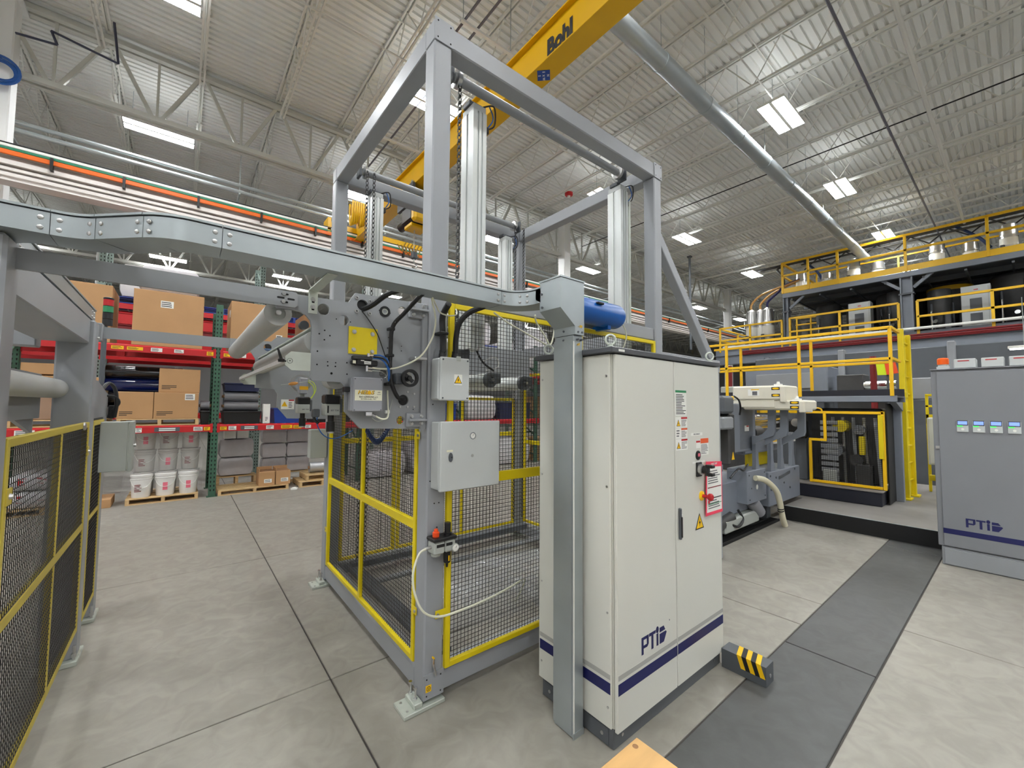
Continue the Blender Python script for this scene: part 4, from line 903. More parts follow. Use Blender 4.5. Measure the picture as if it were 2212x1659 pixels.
for u, v in ((.98, 1.775), (.98, 1.69), (1.02, 1.765), (1.02, 1.69), (.935, 1.69)): B().cyl((u + .03, 2.206, v), (u + .03, 2.212, v), .006, 10).build('plate_screw', M['steel'], t)
pts = []
for i in range(150):
    a = i * .75; u = i / 149; pts.append((.89 + .145 * u + .004, 2.55 + .018 * math.cos(a), 1.555 - .085 * math.sin(PI * u) + .018 * math.sin(a)))
B().tube(pts, .0045, 6, 2).build('coil_hose', M['hosen'], t)
# inspection cameras
def camera(x, y, z, label, one):
    c = thing('inspection_camera', label, 'camera', (x, y, z - .23), None)
    bx('top_cap', M['black'], (x - .040, x + .042, y - .035, y + .05, z - .052, z), c, .008); bx('body', M['boxo'], (x - .038, x + .04, y - .033, y + .05, z - .115, z - .052), c, .004)
    B().cyl((x, y, z - .115), (x, y, z - .165), .016, 18).build('lens_tube', M['black'], c); B().cyl((x, y, z - .150), (x, y, z - .205), .022, 20).build('lens_barrel', M['black'], c); B().cyl((x, y, z - .205), (x, y, z - .214), .020, 20).build('lens_ring', M['steel'], c)
    bx('side_bracket', M['grayd'], (x + .044, x + .06, y - .01, y + .06, z - .10, z - .02), c, .003); B().cyl((x, y + .02, z), (x, y + .02, z + .06), .014, 12).build('mount_post', M['boxo'], c)
    text('BST TDK', .011, M['txtg'], c, (x + .012, y - .0338, z - .088), name='camera_lettering', bold=.02)
    if one: text('1', .055, M['txt'], c, (x - .024, y - .0338, z - .084), name='camera_number', bold=.02)
    else:
        bx('sensor_head', M['boxd'], (x - .028, x + .026, y - .02, y + .04, z + .02, z + .135), c, .006); bx('sensor_tag', mat('amber_tag', (238, 178, 20), .5), (x - .029, x + .027, y - .021, y - .019, z + .05, z + .075), c)
        B().ring((x - .005, y + .05, z + .098), (x - .005, y + .07, z + .098), .05, .066, 26).build('roll_ring', M['steel'], c)
        b = B(); b.tube([(x + .03, y, z + .12), (x + .06, y - .03, z + .10), (x + .075, y - .03, z + .05), (x + .05, y - .02, z - .01)], .003, 6); b.tube([(x + .028, y, z + .11), (x + .055, y - .03, z + .08), (x + .065, y - .03, z + .03), (x + .045, y - .02, z - .01)], .003, 6); b.build('signal_wire', mat('lime_wire', (196, 214, 60), .5), c)
        B().tube([(x - .16, y - .1, z + .075), (x - .09, y - .05, z + .088), (x + .02, y - .05, z + .11), (x + .1, y - .04, z + .13)], .0022, 6).build('signal_wire', M['boxo'], c); B().lathe((x - .075, y - .05, z + .09), [(.006, -.03), (.012, -.01), (.012, .012), (.005, .03)], 12, (1, 0, .2)).build('wire_plug', mat('tan_plug', (224, 160, 84), .5), c)
    return c
camera(.652, 2.42, 1.755, 'nearer grey and black inspection camera marked 1 hanging under the roll stand', 1)
camera(.672, 3.2, 1.752, 'farther grey and black inspection camera with amber sensor under the roll stand', 0)
hose([(.60, 2.46, 1.66), (.59, 2.46, 1.60), (.625, 2.48, 1.535), (.68, 2.5, 1.505), (.75, 2.55, 1.51), (.83, 2.6, 1.54)], .003, 'hoseb', 'blue_cable')
hose([(.575, 2.46, 1.67), (.577, 2.46, 1.62), (.60, 2.46, 1.595)], .008, 'black')
bx('sensor_block', M['grayd'], (.568, .60, 2.44, 2.5, 1.63, 1.675), t, .004)
s = bx('safety_label', M['wht'], (.694, .800, 4.148, 4.15, 1.655, 1.742), t); b = B().prism([(.698, 1.68), (.745, 1.68), (.7215, 1.726)], 'xz', 4.146, 4.148); b.build('warning_triangle', M['sign'], s); bx('label_header', M['red'], (.755, .798, 4.146, 4.148, 1.73, 1.741), s)
lines(s, .755, .795, 4.147, 1.665, 1.72, 4, M['txtg'], 4)
# back conduits rising from the junction box
c = thing('flexible_conduit', 'ribbed black conduit behind the junction box, left of the pair', 'conduit', (1.18, 2.1, 2.0)); B().tube([(1.178, 2.11, 2.01), (1.178, 2.115, 2.12), (1.172, 2.11, 2.22), (1.16, 2.02, 2.275)], .018, 10).build('conduit', M['rub'], c)
bx('conduit_clip', M['black'], (1.15, 1.204, 2.09, 2.168, 2.112, 2.128), c, .003)
c = thing('flexible_conduit', 'black conduit curving up from the junction box across the yellow frame', 'conduit', (1.27, 2.1, 2.0)); B().tube([(1.263, 2.11, 2.01), (1.262, 2.105, 2.10), (1.275, 2.09, 2.19), (1.31, 2.04, 2.25), (1.36, 1.95, 2.28)], .0165, 10).build('conduit', M['rub'], c)
c = thing('milky_hose', 'two milky air hoses drooping from the tray to the cabinet top', 'hose', (1.9, 2.1, 2.1))
B().tube([(1.45, 1.98, 2.26), (1.6, 2.03, 2.225), (1.82, 2.06, 2.17), (2.0, 2.07, 2.118), (2.06, 2.06, 2.10)], .0055, 7).build('hose', M['hosew'], c)
B().tube([(1.80, 2.0, 2.30), (1.84, 2.03, 2.26), (1.93, 2.05, 2.19), (2.0, 2.06, 2.13), (2.04, 2.06, 2.25), (2.02, 2.03, 2.29)], .0055, 7).build('hose', M['hosew'], c)
# small grey box on the far gantry post
t2 = thing('terminal_box', 'small grey terminal box on the far left gantry post', 'control box', (1.03, 4.24, 1.19)); bx('body', M['boxo'], (.966, 1.114, 4.24, 4.34, 1.19, 1.458), t2, .004); bx('cover', M['boxo'], (.964, 1.112, 4.222, 4.24, 1.19, 1.46), t2, .004)

# ---------------------------------------------------------------- left machine frame (accumulator) and its guards
t = thing('machine_frame', 'grey machine frame with long overhead beam at the left edge', 'machine', (-.7, 3.4, 0)); lm = t
bx('post', G, (-.66, -.472, 2.10, 2.242, .03, 2.265), t, .01); bx('post', G, (-.655, -.472, 3.94, 4.09, .03, 2.26), t, .01); bx('post', G, (-.60, -.475, 4.62, 4.76, .03, 1.60), t, .008)
bx('side_beam', G, (-.74, -.50, 2.245, 3.94, 2.10, 2.268), t, .006); bx('beam_web', M['gray2'], (-1.30, -.78, 3.99, 4.03, 2.13, 2.25), t)
bx('back_post', G, (-1.55, -1.40, 2.1, 2.24, .03, 2.26), t, .01); bx('back_post', G, (-1.55, -1.40, 3.94, 4.09, .03, 2.26), t, .01); bx('side_beam', G, (-1.55, -1.40, 2.245, 3.94, 2.10, 2.268), t, .006)
bx('cross_beam', G, (-1.40, -.74, 3.95, 4.07, 2.06, 2.24), t, .006); bx('foot_plate', M['galvl'], (-.66, -.46, 3.9, 4.13, 0, .03), t, .003); bx('foot_plate', M['galvl'], (-.62, -.46, 4.58, 4.8, 0, .03), t, .003); bx('foot_plate', M['galvl'], (-.68, -.46, 2.06, 2.28, 0, .03), t, .003); bx('foot_plate', M['galvl'], (-1.56, -1.38, 3.9, 4.1, 0, .03), t)
bx('foot_plate', M['galvl'], (-1.56, -1.38, 2.08, 2.26, 0, .03), t)
for y in (3.93, 4.60): B().cyl((-.48, y, .03), (-.48, y, .12), .008, 8).cyl((-.48, y, .05), (-.48, y, .07), .014, 6).build('jack_bolt', M['steel'], t)
B().prism([(2.28, 1.93), (2.28, 2.02), (3.95, 1.62), (3.95, 1.50)], 'yz', -.75, -.73).build('swing_arm', M['gray2'], t)
bx('swing_plate', M['gray2'], (-.76, -.70, 3.2, 3.93, 1.60, 1.88), t, .004)
r = B().ring((-.64, 2.26, 1.79), (-.64, 3.92, 1.79), .035, .062, 30).build('roller', M['roll'], t); B().ring((-.64, 2.262, 1.79), (-.64, 2.29, 1.79), .012, .036, 20).build('roller_end', M['grayd'], r); B().cyl((-.64, 2.20, 1.79), (-.64, 2.4, 1.79), .012, 10).build('roller_shaft', M['steel'], r)
B().prism([(4.09, 1.59), (4.09, 1.86), (4.2, 1.86), (4.76, 1.77), (4.76, 1.59)], 'yz', -.62, -.475).build('side_housing', M['gray2'], t)
B().lathe((-.472, 3.72, 1.55), [(.026, 0), (.024, .008), (.012, .012)], 6, (1, 0, 0)).build('hex_bolt', M['steel'], t); B().cyl((-.472, 4.02, 2.15), (-.46, 4.02, 2.15), .009, 8).build('stop_pin', M['steel'], t)
bx('joint_plate', M['gray2'], (-.50, -.46, 4.11, 4.2, 2.14, 2.27), t, .004)
b = B(); b.tube([(-.50, 4.6, 1.80), (-.47, 4.7, 1.86), (-.435, 4.74, 1.82), (-.42, 4.75, 1.70), (-.43, 4.75, 1.58)], .014, 8); b.tube([(-.50, 4.7, 1.76), (-.43, 4.74, 1.75), (-.405, 4.75, 1.70), (-.44, 4.75, 1.64)], .010, 8); b.build('hose_loop', M['rub'], t)
bx('cable_box', M['black'], (-.47, -.43, 4.76, 4.80, 1.57, 1.68), t, .006)
st = thing('signal_tower', 'red and green signal tower on a thin mast behind the left machine', 'signal lamp', (-.53, 5.0, 1.6))
B().cyl((-.545, 5, 1.6), (-.545, 5, 2.37), .018, 10).build('mast', M['grayd'], st); bx('mast_foot', M['grayd'], (-.62, -.47, 4.77, 5.05, 1.58, 1.6), st)
for i, m_ in enumerate(('black', 'black', 'greens', 'red')): B().cyl((-.53, 5, 2.375 + .058 * i), (-.53, 5, 2.428 + .058 * i), .034, 18).build('lamp_segment', M[m_], st)
B().lathe((-.53, 5, 2.606), [(.035, 0), (.035, .012), (.02, .018)], 18).build('lamp_cap', M['black'], st)
bx('mast_arm', M['gray2'], (-.62, -.475, 4.76, 5.02, 1.6, 1.66), lm)
gp = dict(m=M['yelp'], w=.034)
guard('large faded yellow mesh panel at the left edge of the picture', 'yz', -.502, 2.26, 3.93, .21, 1.57, [(.868, .912)], [(3.12, 3.15)], group='faded yellow mesh guard panels', tabs=[], **gp)
guard('narrow faded yellow mesh panel behind the first on the left machine', 'yz', -.502, 4.10, 4.60, .20, 1.57, [(.868, .906)], [], group='faded yellow mesh guard panels', **gp)
guard('faded yellow mesh panel on the hidden side of the left machine', 'yz', -1.46, 2.26, 3.93, .21, 1.57, [(.868, .912)], [(3.12, 3.15)], group='faded yellow mesh guard panels', **gp)
for y, z in ((2.30, 1.36), (3.905, 1.38)):
    a_ = bx('panel_lug', M['yelp'], (-.472, -.468, y - .03, y + .03, z - .03, z + .03), lm); B().lathe((-.468, y, z), [(.012, 0), (.008, .01)], 8, (1, 0, 0)).build('lug_bolt', M['steel'], a_)
t2 = thing('terminal_box', 'grey terminal box on the end of the left machine guard', 'control box', (-.4, 4.6, 1.16)); bx('body', M['boxo'], (-.475, -.315, 4.425, 4.60, 1.168, 1.552), t2, .004); bx('cover', M['boxo'], (-.312, -.285, 4.42, 4.605, 1.164, 1.556), t2, .004)
bx('hinge_strip', M['galvl'], (-.315, -.311, 4.424, 4.428, 1.18, 1.54), t2); B().cyl((-.285, 4.5, 1.36), (-.27, 4.5, 1.36), .012, 10).build('cover_knob', M['steel'], t2)

# ---------------------------------------------------------------- pallet racks
def rack(label, xs, y0, y1, h, levels, col, name='pallet_rack', tags=False, holes=True):
    t = thing(name, label, 'rack', ((xs[0] + xs[-1]) / 2, (y0 + y1) / 2, 0), None)
    for x in xs:
        for y, f in ((y0, 0), (y1 - .08, 1)):
            u = B(); u.box(x - .055, x + .055, y, y + .004 + .076, .012, h, .006)
            o = u.build('upright', col, t)
            bx('upright_foot', col, (x - .08, x + .08, y - .02, y + .1, 0, .012), o)
            if holes:
                s = B(); z = .12
                while z < h - .1:
                    for sx in (-.026, .026): s.prism([(x + sx - .011, z + .018), (x + sx + .011, z + .018), (x + sx + .006, z - .018), (x + sx - .006, z - .018)], 'xz', y - .0008, y + .0006)
                    s.box(x - .0556, x - .0546, y + .03, y + .05, z - .018, z + .018); z += .0762
                s.build('slot_row', M['dark'], o, kind='stuff')
        b = B(); z = .25; k = 0
        while z < h - .4:
            b.bar((x, y0 + .07, z), (x, y1 - .07, z + (.55 if k % 2 else 0)), .03, .03); z += .55 if k % 2 == 0 else .1; k += 1
        b.build('frame_brace', col, t)
    for a, c in zip(xs, xs[1:]):
        for z0, z1 in levels:
            for y, s in ((y0 - .012, 1), (y1 - .04, 0)):
                o = B().prism([(y, z0), (y + .052, z0), (y + .052, z1), (y + .030, z1), (y, z1 - .022)] if s else [(y, z0), (y + .052, z0), (y + .052, z1), (y, z1)], 'yz', a + .056, c - .056).build('beam', M['red'], t)
                for xx in (a + .054, c - .054): bx('beam_hook', M['red'], (xx - .022, xx + .022, y - .004, y + .004, z0 - .02, z1 + .02), o)
            d = B(); x = a + .2
            while x < c - .2: d.box(x, x + .02, y0 + .03, y1 - .03, z1 - .012, z1 - .001); x += .16
            d.build('deck_wire', M['galv'], t, kind='stuff')
    return t
RX = [-4.82, -2.16, .50, 3.16, 5.82, 8.48, 11.14, 13.8]
rk = rack('green and red pallet rack run facing the aisle on the left', RX, 9.35, 10.42, 3.55, [(1.19, 1.315), (2.56, 2.685)], M['green'])
def rtag(x0, x1, z0, z1, m, n=3, nm='price_tag'):
    o = bx(nm, m, (x0, x1, 9.334, 9.3375, z0, z1), rk); lines(o, x0 + .012, x1 - .008, 9.334, z0 + .006, z1 - .006, n, M['txt'], int(abs(x0) * 90)); return o
for x0, x1, z0, z1, m_ in [(-.93, -.78, 2.59, 2.645, 'sign'), (-.74, -.54, 2.59, 2.645, 'sign'), (-.44, -.29, 2.585, 2.65, 'wht'), (-.13, .0, 2.59, 2.65, 'wht'), (.33, .43, 2.58, 2.65, 'sign'), (.585, .68, 2.58, 2.64, 'sign'), (.79, .94, 2.58, 2.65, 'wht'), (-1.95, -1.72, 2.575, 2.65, 'wht'), (-1.5, -1.38, 2.58, 2.65, 'wht'), (-1.25, -1.12, 2.575, 2.655, 'wht'),
                         (-.58, -.50, 1.205, 1.28, 'wht'), (.19, .32, 1.21, 1.28, 'wht'), (.34, .43, 1.215, 1.275, 'sign'), (.58, .68, 1.215, 1.275, 'sign'), (.71, .83, 1.21, 1.28, 'wht'), (1.32, 1.45, 1.21, 1.28, 'wht'), (1.58, 1.78, 1.215, 1.28, 'sign'), (1.80, 1.95, 1.21, 1.275, 'sign'), (2.02, 2.13, 1.21, 1.275, 'wht'), (-1.9, -1.7, 1.2, 1.28, 'wht')]: rtag(x0, x1, z0, z1, M[m_])
for x0, x1 in ((-.34, .0), (.90, 1.18)):
    o = bx('bay_sign', M['grayd'], (x0, x1, 9.334, 9.3375, 1.21, 1.282), rk); bx('sign_strip', M['wht'], (x0 + .06, x1 - .06, 9.332, 9.334, 1.222, 1.24), o); bx('sign_strip', M['wht'], (x0 + .06, x1 - .06, 9.332, 9.334, 1.252, 1.27), o)
rk2 = rack('tall pale green rack run standing behind the front racks', [-4.3, -1.4, 1.5, 4.4, 7.3, 10.2, 13.1], 12.0, 13.05, 5.35, [(1.35, 1.47), (2.62, 2.74), (3.72, 3.84)], mat('rack_pale_green', (128, 146, 138), .5, noise=.08), 'pallet_rack')

def pallet(x0, x1, y0, y1, z, label, m=None, group='wooden pallets', h=.10, cat='pallet', rot=0):
    m = m or M['wood']; t = thing('pallet', label, cat, ((x0 + x1) / 2, (y0 + y1) / 2, z), group)
    n = 5; d = (y1 - y0); wd = d / n * .72
    for i in range(n): ya = y0 + (d - wd) * i / (n - 1); bx('deck_board', m, (x0, x1, ya, ya + wd, z + h - .018, z + h), t, .002)
    for k in range(3): xa = x0 + (x1 - x0 - .05) * k / 2; bx('stringer', m, (xa, xa + .05, y0 + .002, y1 - .002, z + .018, z + h - .018), t)
    for ya in (y0, (y0 + y1 - wd) / 2, y1 - wd): bx('bottom_board', m, (x0, x1, ya, ya + wd, z, z + .018), t)
    if rot: t.rotation_euler.z = math.radians(rot)
    return t
def carton(x0, x1, y0, y1, z0, z1, label, lab=None, prt=True, m=None, group=None, op=False, name='carton'):
    t = thing(name, label, 'box', ((x0 + x1) / 2, (y0 + y1) / 2, z0), group); m = m or M['card']
    bx('body', m, (x0, x1, y0, y1, z0, z1), t, .006)
    bx('flap_seam', M['cardd'], (x0 + .01, x1 - .01, (y0 + y1) / 2 - .003, (y0 + y1) / 2 + .003, z1 - .002, z1 + .001), t)
    if lab: o = bx('shipping_label', M['wht'], (lab[0], lab[1], y0 - .003, y0 - .0002, lab[2], lab[3]), t); lines(o, lab[0] + .01, lab[1] - .01, y0 - .003, lab[2] + .01, lab[3] - .01, 3, M['txt'], 5)
    if prt: lines(t, x0 + .04, x0 + .04 + (x1 - x0) * .36, y0 - .0003, z0 + .05, z0 + .05 + .08, 3, M['txt'], 2)
    if op:
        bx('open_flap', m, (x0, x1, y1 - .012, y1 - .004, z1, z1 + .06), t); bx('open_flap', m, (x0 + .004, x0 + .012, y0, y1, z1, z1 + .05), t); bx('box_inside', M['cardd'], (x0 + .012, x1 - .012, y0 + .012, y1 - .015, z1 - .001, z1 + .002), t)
    return t
# level 2: three tall cartons
carton(-1.93, -.955, 9.40, 10.30, 2.69, 3.64, 'tall plain cardboard carton on the upper shelf behind the signal tower', prt=False); carton(-.70, .262, 9.42, 10.30, 2.69, 3.66, 'tall cardboard carton with white label in the middle of the upper shelf', (-.345, -.17, 3.38, 3.50), prt=False)
c3 = carton(.68, 1.66, 9.46, 10.30, 2.69, 3.68, 'tall cardboard carton on the upper shelf behind the long grey roller', (1.45, 1.56, 2.98, 3.10), prt=False); bx('side_label', M['wht'], (.6765, .68, 9.58, 9.74, 3.38, 3.52), c3)
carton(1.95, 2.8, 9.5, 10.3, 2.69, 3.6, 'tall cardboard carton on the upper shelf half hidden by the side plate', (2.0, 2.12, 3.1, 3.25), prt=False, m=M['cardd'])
def tote(x0, x1, y0, y1, z0, z1, m, label, group=None):
    t = thing('storage_tote', label, 'tote', ((x0 + x1) / 2, (y0 + y1) / 2, z0), group); e = .03
    b = B(); b.prism([(x0 + e, z0), (x1 - e, z0), (x1 - .01, z1 - .03), (x0 + .01, z1 - .03)], 'xz', y0 + .02, y1 - .02); b.build('body', m, t); bx('rim', m, (x0, x1, y0, y1, z1 - .03, z1), t, .008)
    return t
tote(1.23, 1.46, 9.36, 9.45, 2.69, 2.80, mat('steel_blue_tote', (74, 100, 132), .45), 'steel blue tote in front of the tall carton on the upper shelf'); tote(1.24, 1.45, 9.36, 9.45, 2.80, 2.92, M['black'], 'black tote standing on the steel blue tote')
# level 1
pallet(-.82, .26, 9.36, 10.3, 1.317, 'wooden pallet under the three printed cartons on the middle shelf', h=.115)
carton(-.835, -.372, 9.37, 9.85, 1.434, 1.89, 'printed cardboard carton at lower left on the middle shelf'); carton(-.365, .245, 9.37, 9.85, 1.434, 1.89, 'wide cardboard carton with white label on the middle shelf', (.05, .19, 1.76, 1.87)); carton(-.315, .255, 9.40, 9.86, 1.892, 2.31, 'printed cardboard carton stacked on top of the middle shelf cartons')
def froll(x0, x1, y, z, r, m, label, group):
    t = thing('film_roll', label, 'roll', ((x0 + x1) / 2, y, z - r), group); B().cyl((x0, y, z), (x1, y, z), r, 24).build('film', m, t); B().cyl((x0 - .02, y, z), (x1 + .02, y, z), r * .3, 14).build('core', M['cardd'], t); return t
DKR = mat('black_film_roll', (26, 26, 30), .15, coat=.6); BLR = mat('blue_film_roll', (20, 40, 110), .15, coat=.6); SVR = mat('silver_film_roll', (150, 150, 156), .2, .6)
for k, (z, m_, l) in enumerate(((1.555, DKR, 'lowest black film roll behind the cartons'), (1.79, DKR, 'second black film roll behind the cartons'), (2.02, BLR, 'shiny blue film roll just above the left carton'), (2.25, DKR, 'topmost black film roll under the upper beam'))): froll(-1.05, -.0, 10.07, z, .118, m_, l, 'film rolls stacked behind the cartons')
for k, (y, z, l) in enumerate(((9.62, 1.655, 'front silver film roll right of the green upright, lower'), (9.62, 1.845, 'front silver film roll right of the green upright, upper'), (9.9, 1.655, 'rear silver film roll, lower'), (9.9, 1.845, 'rear silver film roll, upper'))): froll(.64, 1.20, y, z, .094, SVR, l, 'silver film rolls on the middle shelf')
froll(.28, .42, 9.65, 1.66, .09, SVR, 'short silver roll between cartons and green upright', None)
tote(.62, 1.24, 9.40, 10.2, 1.317, 1.56, M['black'], 'black crate under the silver film rolls'); tote(.275, .43, 9.45, 10.0, 1.317, 1.565, M['black'], 'small black crate beside the green upright')
tote(.62, 1.22, 9.5, 10.1, 1.945, 2.10, M['blued'], 'dark blue tote on the silver film rolls'); carton(1.27, 1.39, 9.42, 9.7, 1.317, 1.70, 'white printed box standing beside the silver film rolls', prt=True, m=M['wht'])
tote(1.45, 2.05, 9.42, 10.1, 1.317, 1.62, M['blue'], 'large royal blue tote at the end of the middle shelf'); tote(2.2, 3.0, 9.5, 10.2, 1.317, 1.7, M['black'], 'wide black crate at the far end of the middle shelf')
# level 1, bay at the left edge
pallet(-2.0, -.95, 9.36, 10.3, 1.317, 'wooden pallet on the middle shelf at the left edge', h=.115)
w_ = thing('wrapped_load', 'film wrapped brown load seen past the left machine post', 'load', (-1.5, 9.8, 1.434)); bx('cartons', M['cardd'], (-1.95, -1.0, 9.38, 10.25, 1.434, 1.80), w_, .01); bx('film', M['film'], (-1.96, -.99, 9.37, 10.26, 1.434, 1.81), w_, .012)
carton(-1.9, -1.25, 9.4, 10.2, 2.13, 2.30, 'shallow cardboard tray stacked at the left edge under the upper beam', prt=False); carton(-1.95, -1.05, 9.38, 10.2, 1.93, 2.11, 'wide shallow cardboard tray at the left edge below another', prt=False); bx('tray_board', M['wood'], (-1.98, -1.0, 9.38, 10.2, 1.83, 1.91), w_, label=None)
# floor level: pails on a pallet
pallet(-.66, .30, 9.34, 10.25, 0, 'wooden pallet under the white pails on the floor', h=.105)
def pail(x, y, z, label, m, group, pk=True, s=1.0):
    t = thing('pail', label, 'pail', (x, y, z), group)
    B().lathe((x, y, z), [(.118, 0), (.122, .01), (.138, .30), (.147, .305), (.147, .318), (.139, .322), (.140, .335), (.148, .34), (.148, .352), (.141, .357)], 24).build('bucket', m, t); B().lathe((x, y, z + .357), [(.150, 0), (.150, .022), (.142, .026), (.130, .020), (.125, .022)], 24).build('lid', m, t)
    B().tube([(x - .145, y - .02, z + .30), (x - .09, y - .125, z + .20), (x, y - .152, z + .16), (x + .09, y - .125, z + .20), (x + .145, y - .02, z + .30)], .004, 6).build('handle', M['wht'], t)
    if pk: b = B(); b.add([(x + .131 * math.sin(a), y - .131 * math.cos(a) - .004, z + hh) for hh in (.10, .23) for a in (-.25, 0, .25)], [(0, 1, 4, 3), (1, 2, 5, 4)]); b.build('pink_label', M['pinkl'], t)
    else: lines(t, x - .08, x + .03, y - .14, z + .10, z + .23, 5, M['redd'], 7)
    return t
for i in range(3): pail(-.475 + .315 * i, 9.50, .105, ['front white pail with printed label, leftmost on the pallet', 'front white pail with pink label, middle of the three', 'front white pail with pink label, rightmost of the three'][i], M['pail'], 'unwrapped white pails on the floor pallet', i > 0)
for k in range(3):
    for i in range(3): pail(-.46 + .315 * i, 9.86, .105 + .386 * k, ['lower row wrapped pail, hidden behind the front pails', 'middle row wrapped pail on the floor pallet', 'top row wrapped pail just under the red beam'][k] + [', left', ', centre', ', right'][i], M['pailg'], 'film wrapped pails behind the front three', (i + k) % 2 == 0)
fl = thing('stretch_film', 'loose clear stretch film around the wrapped pails', 'film', (-.15, 9.86, .11)); b = B(); import random as rnd
rr = rnd.Random(3); cols = []; path = [(-.64, 10.1), (-.645, 9.68), (-.5, 9.665), (-.2, 9.66), (.1, 9.665), (.345, 9.67), (.355, 10.1)]; vs = []; fs = []
for r_ in range(9):
    for (x, y) in path: vs.append((x + rr.uniform(-.02, .02) - (.12 * (1 - r_ / 8) if x < -.6 else 0), y + rr.uniform(-.012, .012), .13 + 1.03 * r_ / 8))
for r_ in range(8):
    for k in range(len(path) - 1): a = r_ * len(path) + k; fs.append((a, a + 1, a + 1 + len(path), a + len(path)))
b.add(vs, fs); b.build('sheet', M['film'], fl)
# pallets, open cartons, sacks
pallet(.59, 1.755, 9.34, 10.05, 0, 'long empty wooden pallet under the two open cartons', h=.095)
for x0, x1, l in ((1.235, 1.51, 'open cardboard carton with white label, left of the two on the pallet'), (1.525, 1.785, 'open cardboard carton with white label, right of the two on the pallet')): carton(x0, x1, 9.37, 9.75, .096, .37, l, (x0 + .09, x0 + .22, .155, .225), prt=False, op=True, group=None)
def sack(x0, x1, y0, y1, z0, z1, label, m, group, seed=0):
    t = thing('bulk_sack', label, 'sack', ((x0 + x1) / 2, (y0 + y1) / 2, z0), group); bm = bmesh.new(); bmesh.ops.create_cube(bm, size=2); bmesh.ops.subdivide_edges(bm, edges=bm.edges[:], cuts=6, use_grid_fill=True); r = random.Random(seed + int(x0 * 50) + int(z0 * 70))
    for v in bm.verts:
        p = v.co; k = 1 - .10 * (abs(p.z) ** 4); q = Vector((p.x * k * (1 - .05 * abs(p.y) ** 4), p.y * k * (1 - .05 * abs(p.x) ** 4), p.z * (1 - .10 * max(abs(p.x), abs(p.y)) ** 4)))
        v.co = q + Vector((r.uniform(-.02, .02), r.uniform(-.02, .02), r.uniform(-.02, .02)))
    bm.verts.index_update(); b = B(); b.add([((x0 + x1) / 2 + v.co.x * (x1 - x0) / 2, (y0 + y1) / 2 + v.co.y * (y1 - y0) / 2, (z0 + z1) / 2 + v.co.z * (z1 - z0) / 2) for v in bm.verts], [[v.index for v in f.verts] for f in bm.faces]); bm.free()
    o = b.build('filled_bag', m, t, flat=False); [setattr(p, 'use_smooth', True) for p in o.data.polygons]
    lines(t, x0 + (x1 - x0) * .3, x0 + (x1 - x0) * .6, y0 + .01, (z0 + z1) / 2 - .03, (z0 + z1) / 2 + .03, 2, M['txtg'], 2); return t
pallet(.60, 1.28, 10.06, 10.40, .0, 'wooden pallet under the short sack stack behind the empty pallet', h=.24); pallet(1.33, 2.30, 10.06, 10.4, .0, 'wooden pallet under the tall sack stack behind the open cartons', h=.24)
for k, l in enumerate(('lower wrapped sack of the short stack right of the green upright', 'upper wrapped sack of the short stack right of the green upright')): sack(.62, 1.22, 9.95 + .11, 10.4, .245 + .37 * k, .615 + .37 * k, l, M['bagg'], 'wrapped sacks of the short stack')
for k in range(3):
    for i in range(2): sack(1.36 + .46 * i, 1.83 + .46 * i, 9.95 + .11, 10.4, .245 + .31 * k, .555 + .31 * k, ('bottom', 'middle', 'top')[k] + ' wrapped sack of the tall stack, ' + ('left', 'right')[i] + ' column', M['bagg'], 'wrapped sacks of the tall stack', k)
for i in range(2): carton(.70 + .22 * i, .90 + .22 * i, 10.12, 10.36, .99, 1.17, 'white upright bag with green mark on the short sack stack, ' + ('left' if i == 0 else 'right'), prt=False, m=M['wht'], name='paper_bag')
pallet(1.95, 2.85, 9.32, 10.0, 0, 'lower of two stacked wooden pallets right of the open cartons', h=.115); pallet(2.08, 2.85, 9.36, 10.0, .1155, 'upper of two stacked wooden pallets right of the open cartons', h=.115)
froll(2.2, 2.75, 9.68, .345, .11, mat('silver_foil', (196, 198, 200), .25, .5, bump=.6, bscale=14), 'silver foil roll lying on the stacked wooden pallets', None)
lit = thing('paper_scrap', 'crumpled white paper scrap on the floor by the stacked pallets', 'scrap', (1.82, 9.2, 0)); B().prism([(1.76, 9.17), (1.86, 9.15), (1.9, 9.22), (1.82, 9.26), (1.77, 9.23)], 'xy', .002, .03).build('paper', M['wht'], lit); B().prism([(1.79, 9.19), (1.86, 9.17), (1.85, 9.23)], 'xy', .03, .045).build('fold', M['wht'], lit)
carton(-1.05, -.83, 9.35, 9.9, .0, .14, 'low brown box on the floor under the grey terminal box', prt=False); pallet(-2.0, -1.15, 9.35, 10.2, 0, 'wooden pallet behind the left edge mesh panel')
for k, l in enumerate(('lower white sack with red print behind the left edge mesh', 'upper white sack with red print behind the left edge mesh')):
    s = sack(-1.95, -1.2, 9.38, 10.1, .105 + .26 * k, .365 + .26 * k, l, M['bagw'], 'red printed sacks at the left edge'); bx('red_print', M['red'], (-1.85, -1.35, 9.385, 9.392, .20 + .26 * k, .30 + .26 * k), s)
sack(-.66, .2, 9.5, 10.25, 3.661, 4.13, 'glossy film wrapped load on top of the tall labelled carton', M['bagg'], None)
